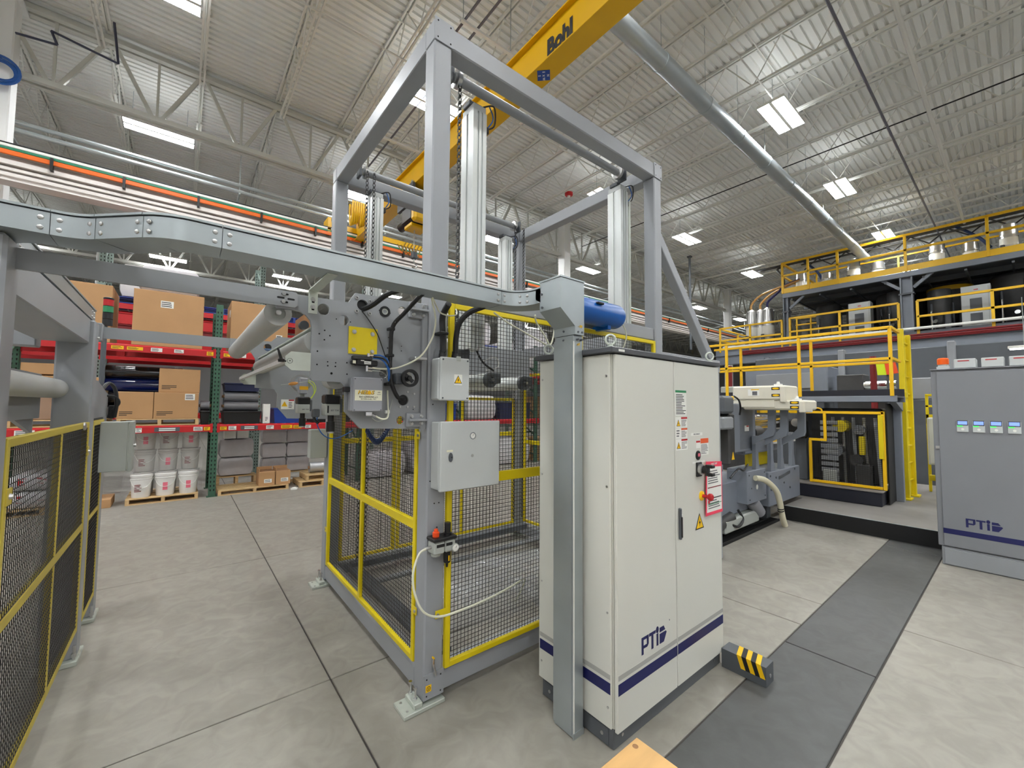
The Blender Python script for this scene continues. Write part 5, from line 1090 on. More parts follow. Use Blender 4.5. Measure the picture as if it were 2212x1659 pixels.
# goods on the farther bays, seen through the cage mesh
def load(x0, x1, z0, z1, m, label, kind='sack'):
    if kind == 'sack': return sack(x0, x1, 9.4, 10.3, z0, z1, label, m, None)
    if kind == 'tote': return tote(x0, x1, 9.4, 10.3, z0, z1, m, label)
    return carton(x0, x1, 9.4, 10.3, z0, z1, label, prt=False, m=m)
Z1, Z2 = 1.317, 2.687
for a in [(3.3, 4.3, 0, .62, M['bagg'], 'grey wrapped sack on the floor in the third rack bay, left', 'sack'), (4.45, 5.6, 0, .75, M['bagg'], 'grey wrapped sack on the floor in the third rack bay, right', 'sack'), (3.3, 4.3, Z1, 2.1, M['bagg'], 'grey wrapped sack on the middle shelf of the third rack bay', 'sack'),
          (4.45, 5.1, Z1, 1.9, M['blued'], 'dark blue crate on the middle shelf of the third rack bay', 'tote'), (5.15, 5.7, Z1, 1.75, M['blue'], 'blue crate on the middle shelf of the third rack bay', 'tote'), (3.35, 4.4, Z2, 3.3, M['black'], 'black crate on the upper shelf of the third rack bay', 'tote'), (4.6, 5.6, Z2, 3.5, M['bagw'], 'white sack on the upper shelf of the third rack bay', 'sack'),
          (6.0, 7.0, 0, .5, M['card'], 'wide carton on the floor of the fourth rack bay', 'box'), (7.1, 8.3, 0, .8, M['bagw'], 'white sack on the floor of the fourth rack bay', 'sack'), (6.0, 7.0, Z1, 2.0, M['bagw'], 'white sack on the middle shelf of the fourth rack bay', 'sack'), (7.1, 8.3, Z1, 1.8, M['blued'], 'dark crate on the middle shelf of the fourth rack bay', 'tote'),
          (6.0, 7.1, Z2, 3.4, M['blue'], 'blue crate on the upper shelf of the fourth rack bay', 'tote'), (7.2, 8.3, Z2, 3.6, M['bagw'], 'white sack on the upper shelf of the fourth rack bay', 'sack'), (8.7, 9.8, Z1, 2.0, M['card'], 'carton on the middle shelf of the fifth rack bay', 'box'), (9.9, 11, Z1, 1.7, M['black'], 'black crate on the middle shelf of the fifth rack bay', 'tote'),
          (8.7, 9.8, Z2, 3.5, M['bagw'], 'white sack on the upper shelf of the fifth rack bay', 'sack'), (9.9, 11, Z2, 3.2, M['blued'], 'dark crate on the upper shelf of the fifth rack bay', 'tote'), (8.7, 10.8, 0, .7, M['wood2'], 'timber stack on the floor of the fifth rack bay', 'box'), (11.3, 12.6, Z1, 2.2, M['bagw'], 'white sack on the middle shelf of the last rack bay', 'sack'), (11.4, 13.5, Z2, 3.4, M['bagw'], 'white sack on the upper shelf of the last rack bay', 'sack'), (11.4, 13.4, 0, .8, M['bagg'], 'grey sack on the floor of the last rack bay', 'sack')]:
    load(*a)
for x0, x1, z, m_, l in [(-1.2, -.1, 3.845, 'blue', 'blue plastic pallet on the rear rack left of the tall labelled carton'), (.1, 1.3, 3.845, 'blue', 'blue plastic pallet on the rear rack right of the tall labelled carton'), (1.7, 2.8, 3.845, 'blue', 'blue plastic pallet on the rear rack behind the roller'), (-1.2, -.1, 2.745, 'blue', 'blue plastic pallet under the red crates, rear rack left'), (.1, 1.3, 2.745, 'blue', 'blue plastic pallet under the red crates, rear rack right')]:
    pallet(x0, x1, 12.02, 12.95, z, l, M[m_], 'blue plastic pallets on the rear rack', .14)
for x0, x1 in ((-1.15, -.15), (.15, 1.25), (1.75, 2.75)):
    zb = 2.885 if x0 < 1.5 else 2.741
    for k in range(3): tote(x0, x1, 12.05, 12.9, zb + .26 * k, zb + .25 + .26 * k, M['red' if k % 2 == 0 else 'redd'], ['lowest', 'middle', 'uppermost'][k] + ' red crate on the rear rack, ' + ('left of the labelled carton' if x0 < 0 else 'right of the labelled carton' if x0 < 1.5 else 'behind the roller'), 'red crates on the rear rack')
for x0, l in ((-1.15, 'left'), (4.7, 'middle'), (7.6, 'right'), (10.5, 'far right')): sack(x0, x0 + 1.1, 12.05, 12.95, 3.985 if x0 < 0 else 3.845, 4.75, 'white wrapped load high on the rear rack, ' + l, M['bagw'], None)
# clear film heaps inside the cage
f = thing('plastic_film_heap', 'crinkled clear plastic film bundles lying on the floor inside the cage', 'film', (2.5, 3.3, 0))
def film(cx, cy, lx, ly, h, ang, seed):
    r = random.Random(seed); nx, ny = 26, 20; vs = []; ca, sa = math.cos(ang), math.sin(ang)
    for i in range(nx + 1):
        for j in range(ny + 1):
            u, v = i / nx * 2 - 1, j / ny * 2 - 1; e = max(0, 1 - u ** 4) * max(0, 1 - v ** 2) ** .5
            x, y = u * lx, v * ly; z = .006 + h * e * (.75 + .25 * math.sin(v * 9 + seed + math.sin(u * 3))) + r.uniform(-.006, .006) * e
            vs.append((cx + x * ca - y * sa, cy + x * sa + y * ca, z))
    fs = [(i * (ny + 1) + j, i * (ny + 1) + j + 1, (i + 1) * (ny + 1) + j + 1, (i + 1) * (ny + 1) + j) for i in range(nx) for j in range(ny)]
    o = B().add(vs, fs).build('film_bundle', M['foil'], f); [setattr(p, 'use_smooth', True) for p in o.data.polygons]
film(2.05, 2.95, .62, .24, .20, -.15, 1); film(2.6, 3.15, .65, .26, .26, -.12, 2); film(2.95, 2.75, .5, .22, .22, -.2, 3); film(2.35, 3.50, .55, .2, .16, .1, 4)

# ---------------------------------------------------------------- extruder right of the cabinet
GB = M['grayb']
t = thing('extruder', 'grey extruder machine with cream top covers just right of the control cabinet', 'machine', (6.6, 2.7, 0)); ex = t
b = B(); b.box(6.70, 8.02, 2.36, 2.95, .26, .755, .01); b.build('machine_base', GB, t); bx('machine_base', GB, (4.9, 6.69, 2.50, 3.0, .26, .70), t, .01)
for x in (5.2, 6.4, 7.0): bx('base_leg', M['grayd'], (x, x + .14, 2.5, 2.9, .0 if x < 6.9 else 0, .27), t, .006)
p = B().prism([(7.09, .62), (7.56, .67), (7.56, .71), (7.09, .665)], 'xz', 2.352, 2.36).build('base_slot', M['grayd'], t)
for x, z in ((6.76, .70), (6.98, .66), (7.55, .45), (7.78, .72), (6.78, .50), (7.30, .55), (6.95, .40)): B().cyl((x, 2.35, z), (x, 2.361, z), .016, 8).build('base_bolt', M['grayd'], t)
bx('terminal_box', GB, (5.97, 6.615, 2.362, 2.63, .395, .835), t, .008); st_ = B().cyl((6.28, 2.36, .60), (6.28, 2.3575, .60), .035, 8).build('white_sticker', M['wht'], t)
for x, z in ((6.03, .78), (6.55, .78), (6.04, .45), (6.56, .45), (6.1, .6)): B().cyl((x, 2.356, z), (x, 2.363, z), .010, 8).build('box_screw', M['grayd'], t)
v = bx('vent_guard', GB, (5.70, 6.52, 2.45, 2.9, 1.085, 1.755), t, .012); b = B()
z = 1.13
while z < 1.71: b.box(5.99, 6.42, 2.4485, 2.4505, z, z + .008); z += .018
b.build('vent_slot', M['grayd'], v, kind='stuff')
b = B(); z = 1.13
while z < 1.71: b.box(5.698, 5.7005, 2.5, 2.85, z, z + .008); z += .018
b.build('vent_slot', M['grayd'], v, kind='stuff')
s = bx('warning_label', M['wht'], (6.14, 6.28, 2.447, 2.449, 1.37, 1.45), v); bx('label_header', M['red'], (6.2, 6.27, 2.4455, 2.447, 1.43, 1.447), s)
for (y0, y1, z0, z1, x0) in ((1.90, 2.545, 1.80, 1.992, 6.0), (1.70, 2.42, 1.672, 1.80, 6.02)):
    c = bx('cream_cover', M['cream'], (x0, x0 + .5, y0, y1, z0, z1), t, .02)
    for zz in (z0 + (.15 if z1 > 1.9 else .095), z0 + (.062 if z1 > 1.9 else .035)):
        o = bx('hot_label', M['txt'], (x0 - .0015, x0, y0 + .055, y0 + .155, zz - .018, zz + .018), c); B().prism([(y0 + .105 + .04 * math.cos(k * PI / 8), zz + .012 * math.sin(k * PI / 8)) for k in range(16)], 'yz', x0 - .0025, x0 - .0015).build('hot_mark', M['sign'], o)
    B().lathe((x0 + .08, y0 + .10, z1), [(.05, 0), (.05, .018), (.02, .022), (.015, .05)], 14).build('cover_knob', M['wht'], c)
    bx('end_cap', M['cream'], (x0 - .01, x0 + .3, y0 - .006, y0 + .06, z0 - .03, z1 - .01), c, .01)
bx('cover_panel', M['cream'], (6.01, 6.5, 2.02, 2.54, 1.70, 1.80), t, .01)
o = bx('name_label', M['wht'], (5.9985, 6.0, 2.20, 2.34, 1.86, 1.945), t); bx('label_header', M['sign'], (5.997, 5.9985, 2.20, 2.30, 1.935, 1.948), o); bx('print_block', M['txtg'], (5.997, 5.9985, 2.225, 2.285, 1.868, 1.918), o)
for y, x in ((2.13, 6.2), (2.0, 6.25), (1.86, 6.45)):
    b = B().prism([(y + .045, 1.74), (y - .04, 1.73), (y - .035, 1.38), (y - .02, 1.33), (y + .13, 1.26), (y + .24, 1.19), (y + .24, 1.28), (y + .12, 1.34), (y + .05, 1.42)], 'yz', x, x + .05); b.build('swan_arm', GB, t)
for x, y in ((6.3, 2.36), (6.85, 2.36), (7.25, 2.36), (7.8, 2.38)): b = B().prism([(x, .75), (x + .16, .75), (x + .11, .95), (x + .11, 1.30), (x + .02, 1.30), (x + .02, .95)], 'xz', y + .02, y + .07); b.build('support_web', GB, t)
bx('yellow_trim', M['yelr'], (6.55, 8.4, 2.40, 2.44, 1.625, 1.66), t); bx('yellow_guard', M['yel'], (7.0, 7.9, 2.75, 2.8, .76, .98), t, .004); bx('tray_edge', M['yelr'], (7.2, 8.3, 2.5, 2.54, 1.16, 1.20), t); bx('tray_edge', M['wht'], (7.2, 8.3, 2.49, 2.53, 1.13, 1.16), t)
B().cyl((6.6, 2.75, 1.45), (8.2, 2.75, 1.45), .14, 22).build('barrel', M['chrome'], t); B().cyl((6.7, 2.6, 1.32), (7.0, 2.6, 1.32), .10, 18).build('drive_drum', M['dk'], t); bx('gear_case', GB, (6.5, 8.0, 2.6, 2.95, 1.0, 1.28), t, .02)
bx('drive_motor', M['dk'], (5.55, 5.72, 2.40, 2.8, .95, 1.62), t, .02); bx('drive_motor', M['gray2'], (5.3, 5.6, 2.36, 2.7, 1.42, 1.58), t, .02); bx('drive_motor', M['grayd'], (5.3, 5.62, 2.36, 2.7, 1.62, 1.85), t, .03)
s = B().prism([(5.60, 1.02), (5.68, 1.02), (5.64, 1.12)], 'xz', 2.396, 2.399).build('warning_triangle', M['sign'], t)
for P_, r_ in (([(5.7, 2.4, 1.85), (5.8, 2.38, 1.80), (5.9, 2.4, 1.7), (5.92, 2.42, 1.6)], .012), ([(5.5, 2.38, .8), (5.7, 2.36, .9), (5.9, 2.38, .86), (6.1, 2.4, .92)], .012), ([(5.6, 2.45, .2), (5.75, 2.40, .14), (5.95, 2.42, .2), (5.9, 2.46, .32)], .018)): B().tube(P_, r_, 6).build('machine_cable', M['black'], t)
bx('pump_block', M['boxo'], (5.45, 6.5, 2.42, 2.7, .08, .25), t, .02); B().cyl((5.3, 2.5, .18), (5.75, 2.5, .24), .08, 16).build('pump_body', M['dk'], t); B().cyl((6.3, 2.45, .40), (6.55, 2.45, .2), .09, 16).build('motor_can', M['boxd'], t)
B().lathe((5.68, 2.42, 1.80), [(.03, 0), (.03, .04), (.01, .05)], 12).build('pilot_lamp', M['sign'], t)
hs = thing('drain_hose', 'cream drain hose bending down from the extruder to the floor', 'hose', (6.5, 2.2, 0))
B().tube([(6.15, 2.33, .74), (6.32, 2.27, .70), (6.52, 2.21, .55), (6.62, 2.2, .38), (6.66, 2.2, .28), (6.72, 2.2, .14), (6.80, 2.2, .02)], .038, 14).build('hose', mat('cream_hose', (216, 210, 184), .45), hs)
for z in (.285, .255): B().ring((6.655, 2.2, z), (6.658, 2.2, z - .012), .034, .041, 16).build('hose_clip', M['txt'], hs)
gr = thing('floor_grating', 'black floor grating under the extruder', 'grating', (6, 2.5, 0)); b = B()
for y in (2.365, 2.48): b.box(4.9, 7.1, y, y + .02, .001, .03)
x = 4.9
while x < 7.1: b.box(x, x + .006, 2.385, 2.48, .001, .028); x += .03
b.build('grating_bars', M['blackp'], gr, kind='stuff'); bx('grating_pan', M['dark'], (4.9, 7.1, 2.36, 3.0, .0005, .003), gr)

# ---------------------------------------------------------------- raised pad, die station, platform
pd = thing('raised_pad', 'low concrete pad with black painted front edge at right', 'pad', (9, 0, 0))
bx('slab', M['pad'], (7.262, 11.5, -4, 2.352, .0, .21), pd); bx('black_edge', M['blackp'], (7.25, 7.262, -4, 2.352, .001, .208), pd); bx('edge_trim', M['galv'], (7.25, 7.275, -4, 2.352, .208, .213), pd); bx('slab', M['pad'], (8.1, 11.5, 2.352, 4.5, 0, .21), pd)
t = thing('die_station', 'dark die station with rollers behind the yellow guard', 'machine', (9, 2, .21))
bx('pedestal', M['navyp'], (8.3, 9.1, 1.385, 2.54, .212, .42), t, .01); bx('pedestal_top', M['pad'], (8.29, 9.11, 1.375, 2.55, .42, .435), t)
bx('frame_block', M['dk'], (8.95, 9.25, 1.45, 2.6, .44, 1.70), t, .02); bx('side_wall', M['grayd'], (8.62, 9.0, 2.42, 2.6, .44, 1.6), t, .01)
for y, z, r, m_ in ((1.95, 1.40, .10, 'yel'), (2.05, 1.0, .13, 'chrome'), (1.75, .85, .09, 'dk'), (1.7, 1.35, .08, 'chrome')): B().cyl((8.66, y, z), (8.95, y, z), r, 22).build('die_roller', M[m_], t)
for i in range(9): bx('louvre', M['gray2'], (8.64, 8.66, 1.98, 2.22, .62 + .1 * i, .69 + .1 * i), t, .006)
for i in range(5): B().cyl((8.7 + .05 * i, 1.45 + .16 * i, .44), (8.7 + .05 * i, 1.5 + .15 * i, 1.55), .025, 10).build('feed_pipe', M['steel' if i % 2 else 'gray2'], t)
bx('pump_head', M['boxo'], (8.62, 8.8, 2.0, 2.2, .44, .66), t, .02); bx('valve_block', M['dk'], (8.6, 8.8, 1.55, 1.75, .44, .8), t, .02); bx('yellow_clamp', M['yel'], (8.6, 8.65, 1.62, 1.70, .95, 1.25), t, .006); bx('die_head', M['black'], (8.3, 8.56, 2.36, 2.62, 1.18, 1.5), t, .03); B().cyl((8.2, 2.45, 1.45), (8.5, 2.45, 1.45), .07, 16).build('die_nozzle', M['chrome'], t)
g = thing('yellow_guard', 'yellow tube guard frame with black mesh around the die station', 'guard', (8.5, 1.9, .44)); Yr = M['yelr']
for p, q, nm in [((2.62, 1.63), (1.36, 1.63), 'guard_rail'), ((2.115, 1.61), (2.115, 1.17), 'guard_post'), ((2.095, 1.165), (2.345, 1.165), 'guard_rail'), ((2.33, 1.145), (2.33, .44), 'guard_post'), ((2.31, .465), (1.40, .465), 'guard_rail'), ((1.375, 1.655), (1.375, .44), 'guard_post')]:
    B().bar((8.5, p[0], p[1]), (8.5, q[0], q[1]), .042, .042, (1, 0, 0), .004).build(nm, Yr, g)
bx('post_cover', M['yel'], (8.46, 8.54, 1.37, 1.43, .92, 1.60), g, .005); b = B(); y = 1.40
while y < 2.32: b.box(8.5, 8.502, y, y + .004, .48, 1.61 if y < 2.11 else 1.15); y += .03
z = .5
while z < 1.61: b.box(8.502, 8.504, 1.40, 2.32 if z < 1.15 else 2.10, z, z + .004); z += .03
b.build('black_mesh', M['wire'], g, kind='stuff'); bx('side_screen', M['blackp'], (8.56, 9.35, 1.335, 1.35, .22, 1.78), g); B().tube([(8.5, 2.55, 1.65), (8.5, 2.5, 1.70), (8.5, 2.2, 1.70), (8.5, 2.15, 1.65)], .012, 8).build('grab_handle', Yr, g)
pf = thing('service_platform', 'narrow service platform with yellow handrails above the die station', 'platform', (8.85, 2.6, 1.8))
bx('edge_channel', GB, (8.49, 8.53, 1.2, 4.3, 1.805, 1.90), pf, .004); bx('edge_channel', GB, (9.15, 9.19, 1.2, 4.3, 1.805, 1.90), pf, .004); bx('deck', M['grayd'], (8.53, 9.15, 1.2, 4.3, 1.87, 1.895), pf); bx('kick_board', M['navyp'], (9.13, 9.15, 1.2, 4.3, 1.90, 2.02), pf); bx('deck_leg', GB, (9.05, 9.15, 1.24, 1.34, .21, 1.81), pf, .006); bx('deck_leg', GB, (9.05, 9.15, 4.1, 4.2, .21, 1.81), pf, .006)
B().prism([(8.53, 1.80), (9.1, 1.80), (9.1, 1.66)], 'xz', 1.22, 1.30).build('gusset', GB, pf)
def rail(parent, axis, fix, a0, a1, z0, top, mid, posts, m, r=.021, mk=None):
    def P(a, z): return (fix, a, z) if axis == 'y' else (a, fix, z)
    for z, nm in ((top, 'top_rail'), (mid, 'middle_rail')): B().bar(P(a0, z), P(a1, z), r * 2, r * 2, (0, 0, 1), .004).build(nm, m, parent)
    for a in posts: B().bar(P(a, z0), P(a, top), r * 2, r * 2, (1, 0, 0) if axis == 'y' else (0, 1, 0), .004).build('rail_post', m, parent)
rail(pf, 'y', 8.5, 1.25, 4.25, 1.895, 2.96, 2.475, (1.255, 2.46, 3.7), Yr, .022); rail(pf, 'y', 9.17, 1.36, 4.25, 1.9, 2.96, 2.475, (2.46, 3.7), Yr, .022); rail(pf, 'x', 1.25, 8.5, 9.17, 1.9, 2.96, 2.475, (), Yr, .022)
t = thing('ladder_column', 'tall thick yellow ladder column at the end of the service platform', 'ladder', (9.4, 1.25, .21)); bx('stile', M['yel'], (9.36, 9.44, 1.215, 1.29, .22, 3.04), t, .008); bx('stile', M['yel'], (9.80, 9.88, 1.19, 1.265, .22, 2.98), t, .008)
for i in range(9): B().cyl((9.40, 1.25, .50 + .29 * i), (9.84, 1.23, .50 + .29 * i), .016, 8).build('rung', M['yel'], t)
bx('back_plate', M['yel'], (9.44, 9.80, 1.245, 1.26, .24, 2.96), t, .004); bx('hinge_collar', M['yel'], (9.30, 9.48, 1.20, 1.32, 1.88, 1.98), t, .006); bx('ladder_foot', M['yel'], (9.26, 9.5, 1.19, 1.32, .212, .235), t); bx('ladder_foot', M['yel'], (9.74, 9.94, 1.15, 1.30, .212, .235), t)

# ---------------------------------------------------------------- grey drive cabinet at the right edge
t = thing('drive_cabinet', 'grey drive cabinet with four blue displays at the right edge', 'cabinet', (6.95, -.3, 0)); GC = mat('drive_cabinet_paint', (128, 130, 135), .42, noise=.03)
bx('plinth', M['gray2'], (6.60, 7.25, -1.28, .62, 0, .195), t, .004); bx('carcass', GC, (6.60, 7.25, -1.30, .645, .2, 2.132), t, .006); bx('door', GC, (6.58, 6.60, -1.29, .60, .21, 2.11), t, .005); bx('roof_panel', GC, (6.575, 7.26, -1.31, .65, 2.132, 2.145), t, .004); bx('plinth_board', M['gray2'], (6.585, 6.6, -1.27, .60, .012, .18), t, .003)
bx('navy_stripe', M['navy'], (6.5785, 6.58, -1.28, .60, .345, .40), t); bx('navy_stripe', M['navy'], (6.66, 6.72, .645, .6465, .345, .40), t)
bx('door_hinge', M['steel'], (6.585, 6.60, .60, .63, 1.26, 1.29), t)
pti(t, 6.58, .43, .443, .093, M['navy'], 'yz')
for k, y in enumerate((.418, .302, .183, .063)):
    d = bx('display_unit', M['boxg'], (6.568, 6.58, y - .043, y + .043, 1.455, 1.575), t, .008); bx('screen_bezel', M['grayd'], (6.566, 6.568, y - .040, y + .040, 1.525, 1.58), d); bx('screen', M['screen'], (6.5645, 6.566, y - .034, y + .034, 1.535, 1.57), d); bx('status_led', M['ledg'], (6.565, 6.568, y + .0, y + .04, 1.514, 1.522), d)
    B().cyl((6.566, y, 1.485), (6.568, y, 1.485), .012, 12).build('display_knob', M['wht'], d)
bc = thing('amber_beacon', 'amber warning beacon on top of the grey drive cabinet', 'beacon', (6.68, .55, 2.145)); B().lathe((6.68, .55, 2.145), [(.055, 0), (.055, .03), (.042, .035), (.042, .055)], 18).build('base', M['boxg'], bc); B().lathe((6.68, .55, 2.20), [(.048, 0), (.048, .06), (.038, .072), (.01, .076)], 18).build('lens', M['amber'], bc)
for k, (ya, yb) in enumerate(((.30, .465), (.105, .265), (-.10, .075), (-.3, -.13))):
    o = thing('fuse_box', ['first pale fuse box on the drive cabinet, next to the beacon', 'second pale fuse box on the drive cabinet', 'third pale fuse box on the drive cabinet at the picture edge', 'fourth fuse box on the drive cabinet, outside the picture'][k], 'fuse box', (6.72, (ya + yb) / 2, 2.145), 'fuse boxes on the drive cabinet'); bx('case', M['boxg'], (6.64, 6.86, ya, yb, 2.147, 2.25), o, .006); bx('lid', M['boxg'], (6.632, 6.64, ya + .004, yb - .004, 2.152, 2.246), o, .003); bx('red_label', M['red'], (6.6305, 6.632, ya + .05, yb - .03, 2.222, 2.232), o); lines(o, 0, .001, 0, 0, .001, 1)
cbx = thing('side_enclosure', 'pale grey enclosure standing behind the drive cabinet', 'control box', (10, .95, .2)); bx('case', M['boxg'], (10.0, 10.4, .5, 1.05, .75, 1.55), cbx, .01); bx('stand', M['grayd'], (10.1, 10.3, .65, .85, .21, .75), cbx); bx('door', M['boxg'], (9.985, 10.0, .52, 1.03, .77, 1.53), cbx, .004)
t = thing('yellow_barrier', 'small yellow barrier between the ladder and the grey drive cabinet', 'barrier', (10.5, .9, .21)); rail(t, 'y', 10.6, .3, 1.12, .215, 1.95, 1.75, (.4, .9, 1.1), M['yel'], .02); bx('kick_plate', M['yel'], (10.58, 10.62, .3, 1.12, 1.45, 1.6), t); bx('bottom_bar', M['yel'], (10.5, 10.55, .2, 1.1, .42, .52), t, .005); bx('bar_foot', M['dk'], (10.5, 10.56, .6, .75, .215, .42), t)

# ---------------------------------------------------------------- mezzanine tower at far right
mz = thing('mezzanine_tower', 'two level grey steel mezzanine with yellow handrails at far right', 'mezzanine', (23, 3, 0))
for y0, y1 in ((2.31, 2.64), (6.15, 6.34), (-2.6, -2.3)):
    for x in (20.05, 26.0):
        c = B(); c.box(x, x + .3, y0, y0 + .04, 0, 6.42); c.box(x, x + .3, y1 - .04, y1, 0, 6.42); c.box(x + .13, x + .17, y0 + .04, y1 - .04, 0, 6.42); c.build('column', GB, mz); bx('splice_plate', M['grayd'], (x - .02, x + .32, y0 - .04, y1 + .04, 5.78, 5.84), mz)
for s in (-1, 1): B().bar((20.2, 2.475 + s * .18, 6.03), (20.2, 2.475 + s * .66, 6.46), .10, .10, (1, 0, 0)).build('knee_brace', GB, mz)
B().bar((20.2, 6.12, 5.95), (20.2, 5.6, 6.42), .09, .09, (1, 0, 0)).build('knee_brace', GB, mz)
bx('upper_channel', GB, (20, 20.12, -4, 6.34, 6.41, 6.60), mz, .01); bx('upper_deck', M['grayd'], (20.12, 26.4, -4, 6.34, 6.54, 6.60), mz); bx('toe_board', M['yelr'], (19.98, 20.0, -4, 6.34, 6.60, 6.81), mz)
for x in (21.4, 22.8, 24.2, 25.6): bx('deck_joist', M['grayd'], (x, x + .1, -4, 6.34, 6.36, 6.54), mz)
for y in range(-3, 7): bx('deck_rib', M['grayd'], (20.12, 26.3, y, y + .06, 6.30, 6.36), mz)
rail(mz, 'y', 19.99, -4, 6.33, 6.60, 7.915, 7.365, (-3.5, -1.5, .52, 2.45, 4.40, 5.38, 6.31), Yr, .038); rail(mz, 'x', 6.31, 20, 26, 6.60, 7.915, 7.365, (22, 24, 26), Yr, .038); rail(mz, 'y', 22.0, -4, 6.3, 6.60, 7.75, 7.2, (-2.9, -1.2, .9, 2.9, 3.6, 5.6), Yr, .03)
bx('lower_beam', GB, (20, 20.2, -4, 9.2, 3.75, 4.14), mz, .01); bx('beam_flange', GB, (19.9, 20.3, -4, 9.2, 3.72, 3.76), mz); bx('beam_flange', GB, (19.9, 20.3, -4, 9.2, 4.12, 4.16), mz); bx('lower_deck', M['grayd'], (20.2, 27, -4, 9.2, 4.16, 4.26), mz); bx('edge_curb', GB, (20.0, 20.1, -4, 9.2, 4.16, 4.42), mz)
rail(mz, 'y', 20.0, 2.68, 6.1, 4.3, 5.49, 4.915, (2.69, 4.39, 6.08), Yr, .038); rail(mz, 'y', 20.0, -3.9, 2.21, 4.3, 5.49, 4.93, (2.20, .49, -1.6), Yr, .038); rail(mz, 'y', 20.0, 6.36, 9.0, 4.3, 5.45, 4.87, (6.38, 7.65, 8.98), Yr, .036); rail(mz, 'x', 9.0, 20, 24, 4.3, 5.45, 4.87, (22, 24), Yr, .036)
B().cyl((19.85, -4, 4.5), (19.85, 8.8, 4.5), .05, 10).build('white_pipe', M['wht'], mz)
for d, z in ((19.82, 4.30), (19.84, 4.23), (19.86, 4.18)): B().cyl((d, -4, z), (d, 8.0, z - .06), .035, 8).build('red_pipe', M['redd'], mz)
bx('cross_girder', GB, (10.5, 20, -.9, -.7, 3.6, 3.9), mz); B().bar((20, 7.0, 3.85), (13.5, 4.2, 2.3), .2, .16, (0, 0, 1)).build('stair_stringer', GB, mz)
# yellow cage ladder and stair on the lower deck
t = thing('yellow_stair_gate', 'yellow gate and ladder frame on the lower mezzanine deck', 'gate', (22.5, 5.9, 4.26)); rail(t, 'y', 22.5, 5.0, 6.6, 4.27, 5.9, 5.3, (5.05, 5.4, 6.0, 6.55), Yr, .03); rail(t, 'y', 22.5, 5.0, 6.6, 4.27, 5.6, 4.8, (), Yr, .03)
# control cabinets on the lower deck
for y0, y1, l in ((3.56, 4.24, 'pale grey control cabinet on the lower mezzanine deck, left of the tower column'), (.53, 1.20, 'pale grey control cabinet on the lower mezzanine deck, right of the tower column')):
    c = thing('deck_cabinet', l, 'cabinet', (20.8, (y0 + y1) / 2, 4.26)); bx('case', M['boxg'], (20.6, 21.1, y0, y1, 4.30, 5.86), c, .015); bx('base', M['grayd'], (20.62, 21.08, y0 + .02, y1 - .02, 4.26, 4.30), c)
    for z0, z1 in ((5.05, 5.42), (4.55, 4.92)): bx('window_panel', M['grayd'], (20.585, 20.6, y0 + .2, y1 - .2, z0, z1), c, .01)
    bx('green_lamp', M['ledg'], (20.588, 20.6, (y0 + y1) / 2 + .05, (y0 + y1) / 2 + .15, 5.57, 5.60), c); bx('blue_lamp', M['screen'], (20.588, 20.6, (y0 + y1) / 2 - .12, (y0 + y1) / 2 + .0, 5.57, 5.60), c); bx('red_label', M['red'], (20.592, 20.6, (y0 + y1) / 2 - .06, (y0 + y1) / 2 + .04, 5.70, 5.73), c); bx('door_edge', M['boxo'], (20.594, 20.6, y0 + .04, y0 + .06, 4.35, 5.8), c)
# hoppers and receivers
def hopper(x, y, z0, r, h, label, m='dk', band=False):
    t = thing('material_hopper', label, 'hopper', (x, y, z0), 'material hoppers on the mezzanine'); B().lathe((x, y, z0), [(r * .25, .0), (r * .3, h * .1), (r, h * .5), (r, h * .95), (r * .9, h)], 20).build('vessel', M[m], t)
    if band: B().ring((x, y, z0 + h * .9), (x, y, z0 + h * .98), r, r * 1.04, 20).build('yellow_band', M['yelr'], t)
    for k in range(3): a = k * 2.1 + .4; B().cyl((x + r * 1.02 * math.cos(a), y + r * 1.02 * math.sin(a), z0), (x + r * 1.02 * math.cos(a), y + r * 1.02 * math.sin(a), z0 + h * .7), .035, 8).build('leg', M['grayd'], t)
    B().cyl((x - r * .6, y, z0 + h * .3), (x - r * 1.1, y + .1, z0 + h * .32), .07, 12).build('outlet', M['steel'], t); bx('side_box', M['grayd'], (x - r * 1.1, x - r * .7, y - r * .9, y - r * .4, z0 + h * .15, z0 + h * .45), t, .02)
    B().cyl((x - r * 1.05, y + r * .6, z0 + h * .05), (x - r * 1.05, y + r * .6, z0 + h * .55), .03, 10).build('sight_tube', M['chrome'], t); return t
for i, (x, y, z, r, h, bnd) in enumerate([(22.2, 3.1, 4.28, .55, 2.0, False), (22.0, 5.2, 4.28, .45, 1.9, False), (22.2, -.1, 4.28, .7, 2.05, False), (22.6, 1.6, 4.28, .6, 2.05, True), (23.5, 4.3, 4.28, .6, 2.0, False), (22.4, -1.8, 4.28, .7, 2.05, True), (24.2, 2.6, 4.28, .7, 2.0, False), (21.2, 1.75, 4.28, .32, 1.7, False), (21.3, 2.9, 4.28, .3, 1.9, False), (21.5, -.5, 4.28, .35, 1.8, False), (24.0, .6, 4.28, .8, 2.0, False)]):
    hopper(x, y, z, r, h, 'dark %s hopper %s the decks, %s' % ('yellow banded' if bnd else 'wide' if r > .5 else 'slim', 'at the front between' if x < 22 else 'between', ['behind the left deck cabinet', 'near the far left column', 'right of the right deck cabinet', 'behind the tower column', 'second row far left', 'beyond the picture edge', 'second row centre', 'just right of the tower column', 'just left of the tower column', 'front row by the right deck cabinet', 'second row right'][i]), 'dk', bnd)
